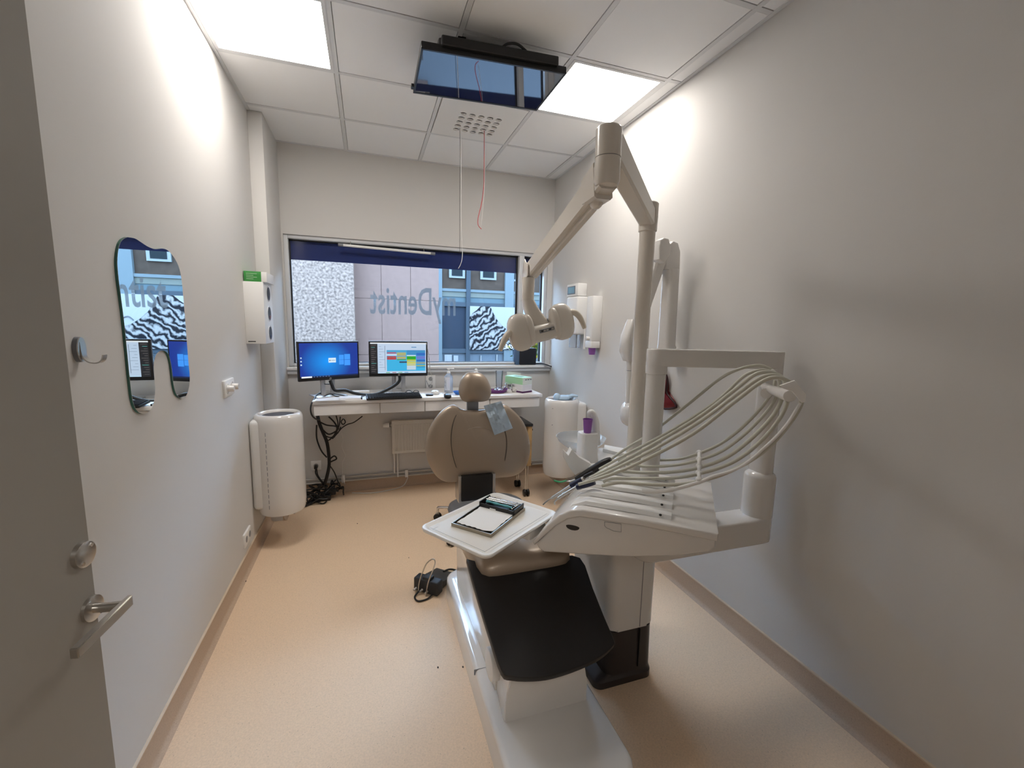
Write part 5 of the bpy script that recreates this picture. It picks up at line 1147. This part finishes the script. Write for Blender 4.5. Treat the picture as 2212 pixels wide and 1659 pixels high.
# grey saddle plate low on the base (foot ring cover) as in view
b = B(); rings(b, [orect((.84, 3.03), .30*f, .22*f, z_, 32, .75) for f, z_ in ((.90, .11), (.98, .12), (1.0, .145), (.97, .17), (.88, .185))]); fin(b, 'foot_plate', GREYP, st, 50)
b = B(); rings(b, [orect((.80, 3.05), .19*f, .19*f, z_, 32, .8) for f, z_ in ((.85, .455), (1.0, .47), (1.0, .51), (.9, .53), (.6, .535))]); fin(b, 'seat', GREYP, st, 50)
tr_ = thing('wooden_trolley', 'small pale wooden trolley with dark top and black castors behind the chair', 'trolley', (1.27, 3.62, 0))
WOOD = mat('pale_wood', (.55, .36, .17), .5, noise=.15, nscale=12)
tx1 = at(1143, 985, y=3.52).x-.012
bx('top', BLACK, tr_, tx1-.36, tx1+.025, 3.47, 3.80, .655, .68, .006)
zt_2 = .70; zb_3 = at(1143, 1005, y=3.5).z
for xx in (tx1-.32, tx1): bx('side_panel', WOOD, tr_, xx-.02, xx+.02, 3.48, 3.78, zb_3, .655, .003)
bx('shelf', WOOD, tr_, tx1-.32, tx1, 3.48, 3.78, .42, .44)
for k, z_ in enumerate((.30, .62)): cy('peg', DARK, tr_, (tx1+.019, 3.50, z_), (tx1+.030, 3.50, z_), .009, None, 12)
for xx in (tx1-.32, tx1-.012):
    for yy in (3.51, 3.75):
        for s in (-.009, .009): tb('castor_stem', CHROME, tr_, [(xx+s, yy, zb_3+.01), (xx+s, yy, .05)], .006, 8, 1)
        for s in (-1, 1): cy('castor_wheel', BLACK, tr_, (xx+s*.006, yy, .032), (xx+s*.026, yy, .032), .032, None, 20, .005)
fp = thing('foot_control', 'black foot control pedal with wire handle on the floor', 'foot pedal', (.31, 2.36, 0))
pA, pB = at(893, 1276, z=0), at(945, 1292, z=0)
fx = (pB-pA).normalized(); fy = V((-fx.y, fx.x, 0)); FM = Mx(((fx.x, fy.x, 0, pA.x), (fx.y, fy.y, 0, pA.y), (0, 0, 1, 0), (0, 0, 0, 1))); fwid = (pB-pA).length
PED = mat('pedal_black', (.02, .022, .026), .5)
bx('pedal_body', PED, fp, 0, fwid, 0, .06, .004, .085, .010, 3, FM)
bx('top_block', PED, fp, fwid*.35, fwid*.68, .005, .05, .08, .10, .004, 2, FM)
b = B(); prism(b, [FM @ V(p_) for p_ in ((.01, .055, .06), (.01, .055, .012), (.01, .23, .012), (.01, .23, .020))], FM.to_3x3() @ V((fwid-.02, 0, 0)), .002); fin(b, 'pedal_plate', mat('pedal_rubber', (.05, .048, .045), .7), fp)
for xx in (.02, .06, .095): cy('front_knob', STEEL, fp, FM @ V((xx, .002, .022)), FM @ V((xx-.004, -.018, .018)), .008, .006, 10)
wh = [(904, 1280), (905, 1262), (912, 1238), (921, 1218), (934, 1208), (940, 1214), (935, 1232), (926, 1255), (921, 1278), (919, 1300)]
tb('wire_handle', STEEL, fp, [atp(*q_, pA-fy*.012, fy) for q_ in wh], .0035, 8, 6)
tb('cord', CABLE, fp, [FM @ V(p_) for p_ in ((.05, -.005, .02), (.045, -.05, .006), (.085, -.075, .006), (.12, -.04, .006), (.13, .0, .012))], .005, 8, 6)
tb('cord', CABLE, fp, [at(958, 1235, z=.03), at(970, 1230, z=.02), at(985, 1232, z=.008), at(1000, 1240, z=.008)], .006, 8, 6)
# paper bib on the backrest
pb = [(1140, 805), (1400, 735), (1575, 1140), (1300, 1245)]
pp_ = [C6(*q_) for q_ in pb]; n_ = 14; rnd = random.Random(5)
b = B(); gr = [[None]*(n_+1) for _ in range(n_+1)]; gr2 = [[None]*(n_+1) for _ in range(n_+1)]
for i in range(n_+1):
    for j in range(n_+1):
        u, v = i/n_, j/n_
        x = (pp_[0][0]*(1-u)+pp_[1][0]*u)*(1-v)+(pp_[3][0]*(1-u)+pp_[2][0]*u)*v; y = (pp_[0][1]*(1-u)+pp_[1][1]*u)*(1-v)+(pp_[3][1]*(1-u)+pp_[2][1]*u)*v
        inn = 0 < i < n_ and 0 < j < n_
        h = .009+(rnd.uniform(-.003, .004) if inn and u < .7 else rnd.uniform(-.001, .001) if inn else 0)+.004*sin(9*u+14*v)*(1 if inn else 0)
        yy = on_back(x, y).y
        gr[i][j] = b.verts.new(at(x, y, y=min(yy, yb-.03)-h-.004)); gr2[i][j] = b.verts.new(at(x, y, y=min(yy, yb-.03)-.002))
for i in range(n_):
    for j in range(n_):
        b.faces.new((gr[i][j], gr[i+1][j], gr[i+1][j+1], gr[i][j+1])); b.faces.new((gr2[i][j], gr2[i][j+1], gr2[i+1][j+1], gr2[i+1][j]))
for i in range(n_):
    for a_, c_ in (((i, 0), (i+1, 0)), ((i+1, n_), (i, n_)), ((0, i+1), (0, i)), ((n_, i), (n_, i+1))):
        b.faces.new((gr[a_[0]][a_[1]], gr2[a_[0]][a_[1]], gr2[c_[0]][c_[1]], gr[c_[0]][c_[1]]))
tag(fin(b, 'paper_bib', mat('bib_blue', (.50, .62, .74), .35), None, 25), 'crinkled pale blue sterile packet lying on the backrest', 'packet')
# small dirt flecks on the floor
DIRT = mat('dirt_dark', (.04, .03, .025), .9)
for (px, py, r_, lab_) in ((530, 1256, .006, 'dark dirt fleck by the skirting below the wall socket'), (772, 1131, .004, 'dirt fleck in the middle of the open floor'), (883, 1205, .003, 'dirt fleck just behind the foot control'), (946, 1442, .004, 'dirt fleck a hand away from the chair base'), (1000, 1441, .004, 'dirt fleck right against the chair base')):
    p = at(px, py, z=0); b = B(); ellips(b, p+V((0, 0, .0008)), (r_, 0, 0), (0, r_*1.6, 0), (0, 0, .0014), 1, 8, 5)
    tag(fin(b, 'dirt_fleck', DIRT, None), lab_, 'dirt', 'dirt flecks on the floor')
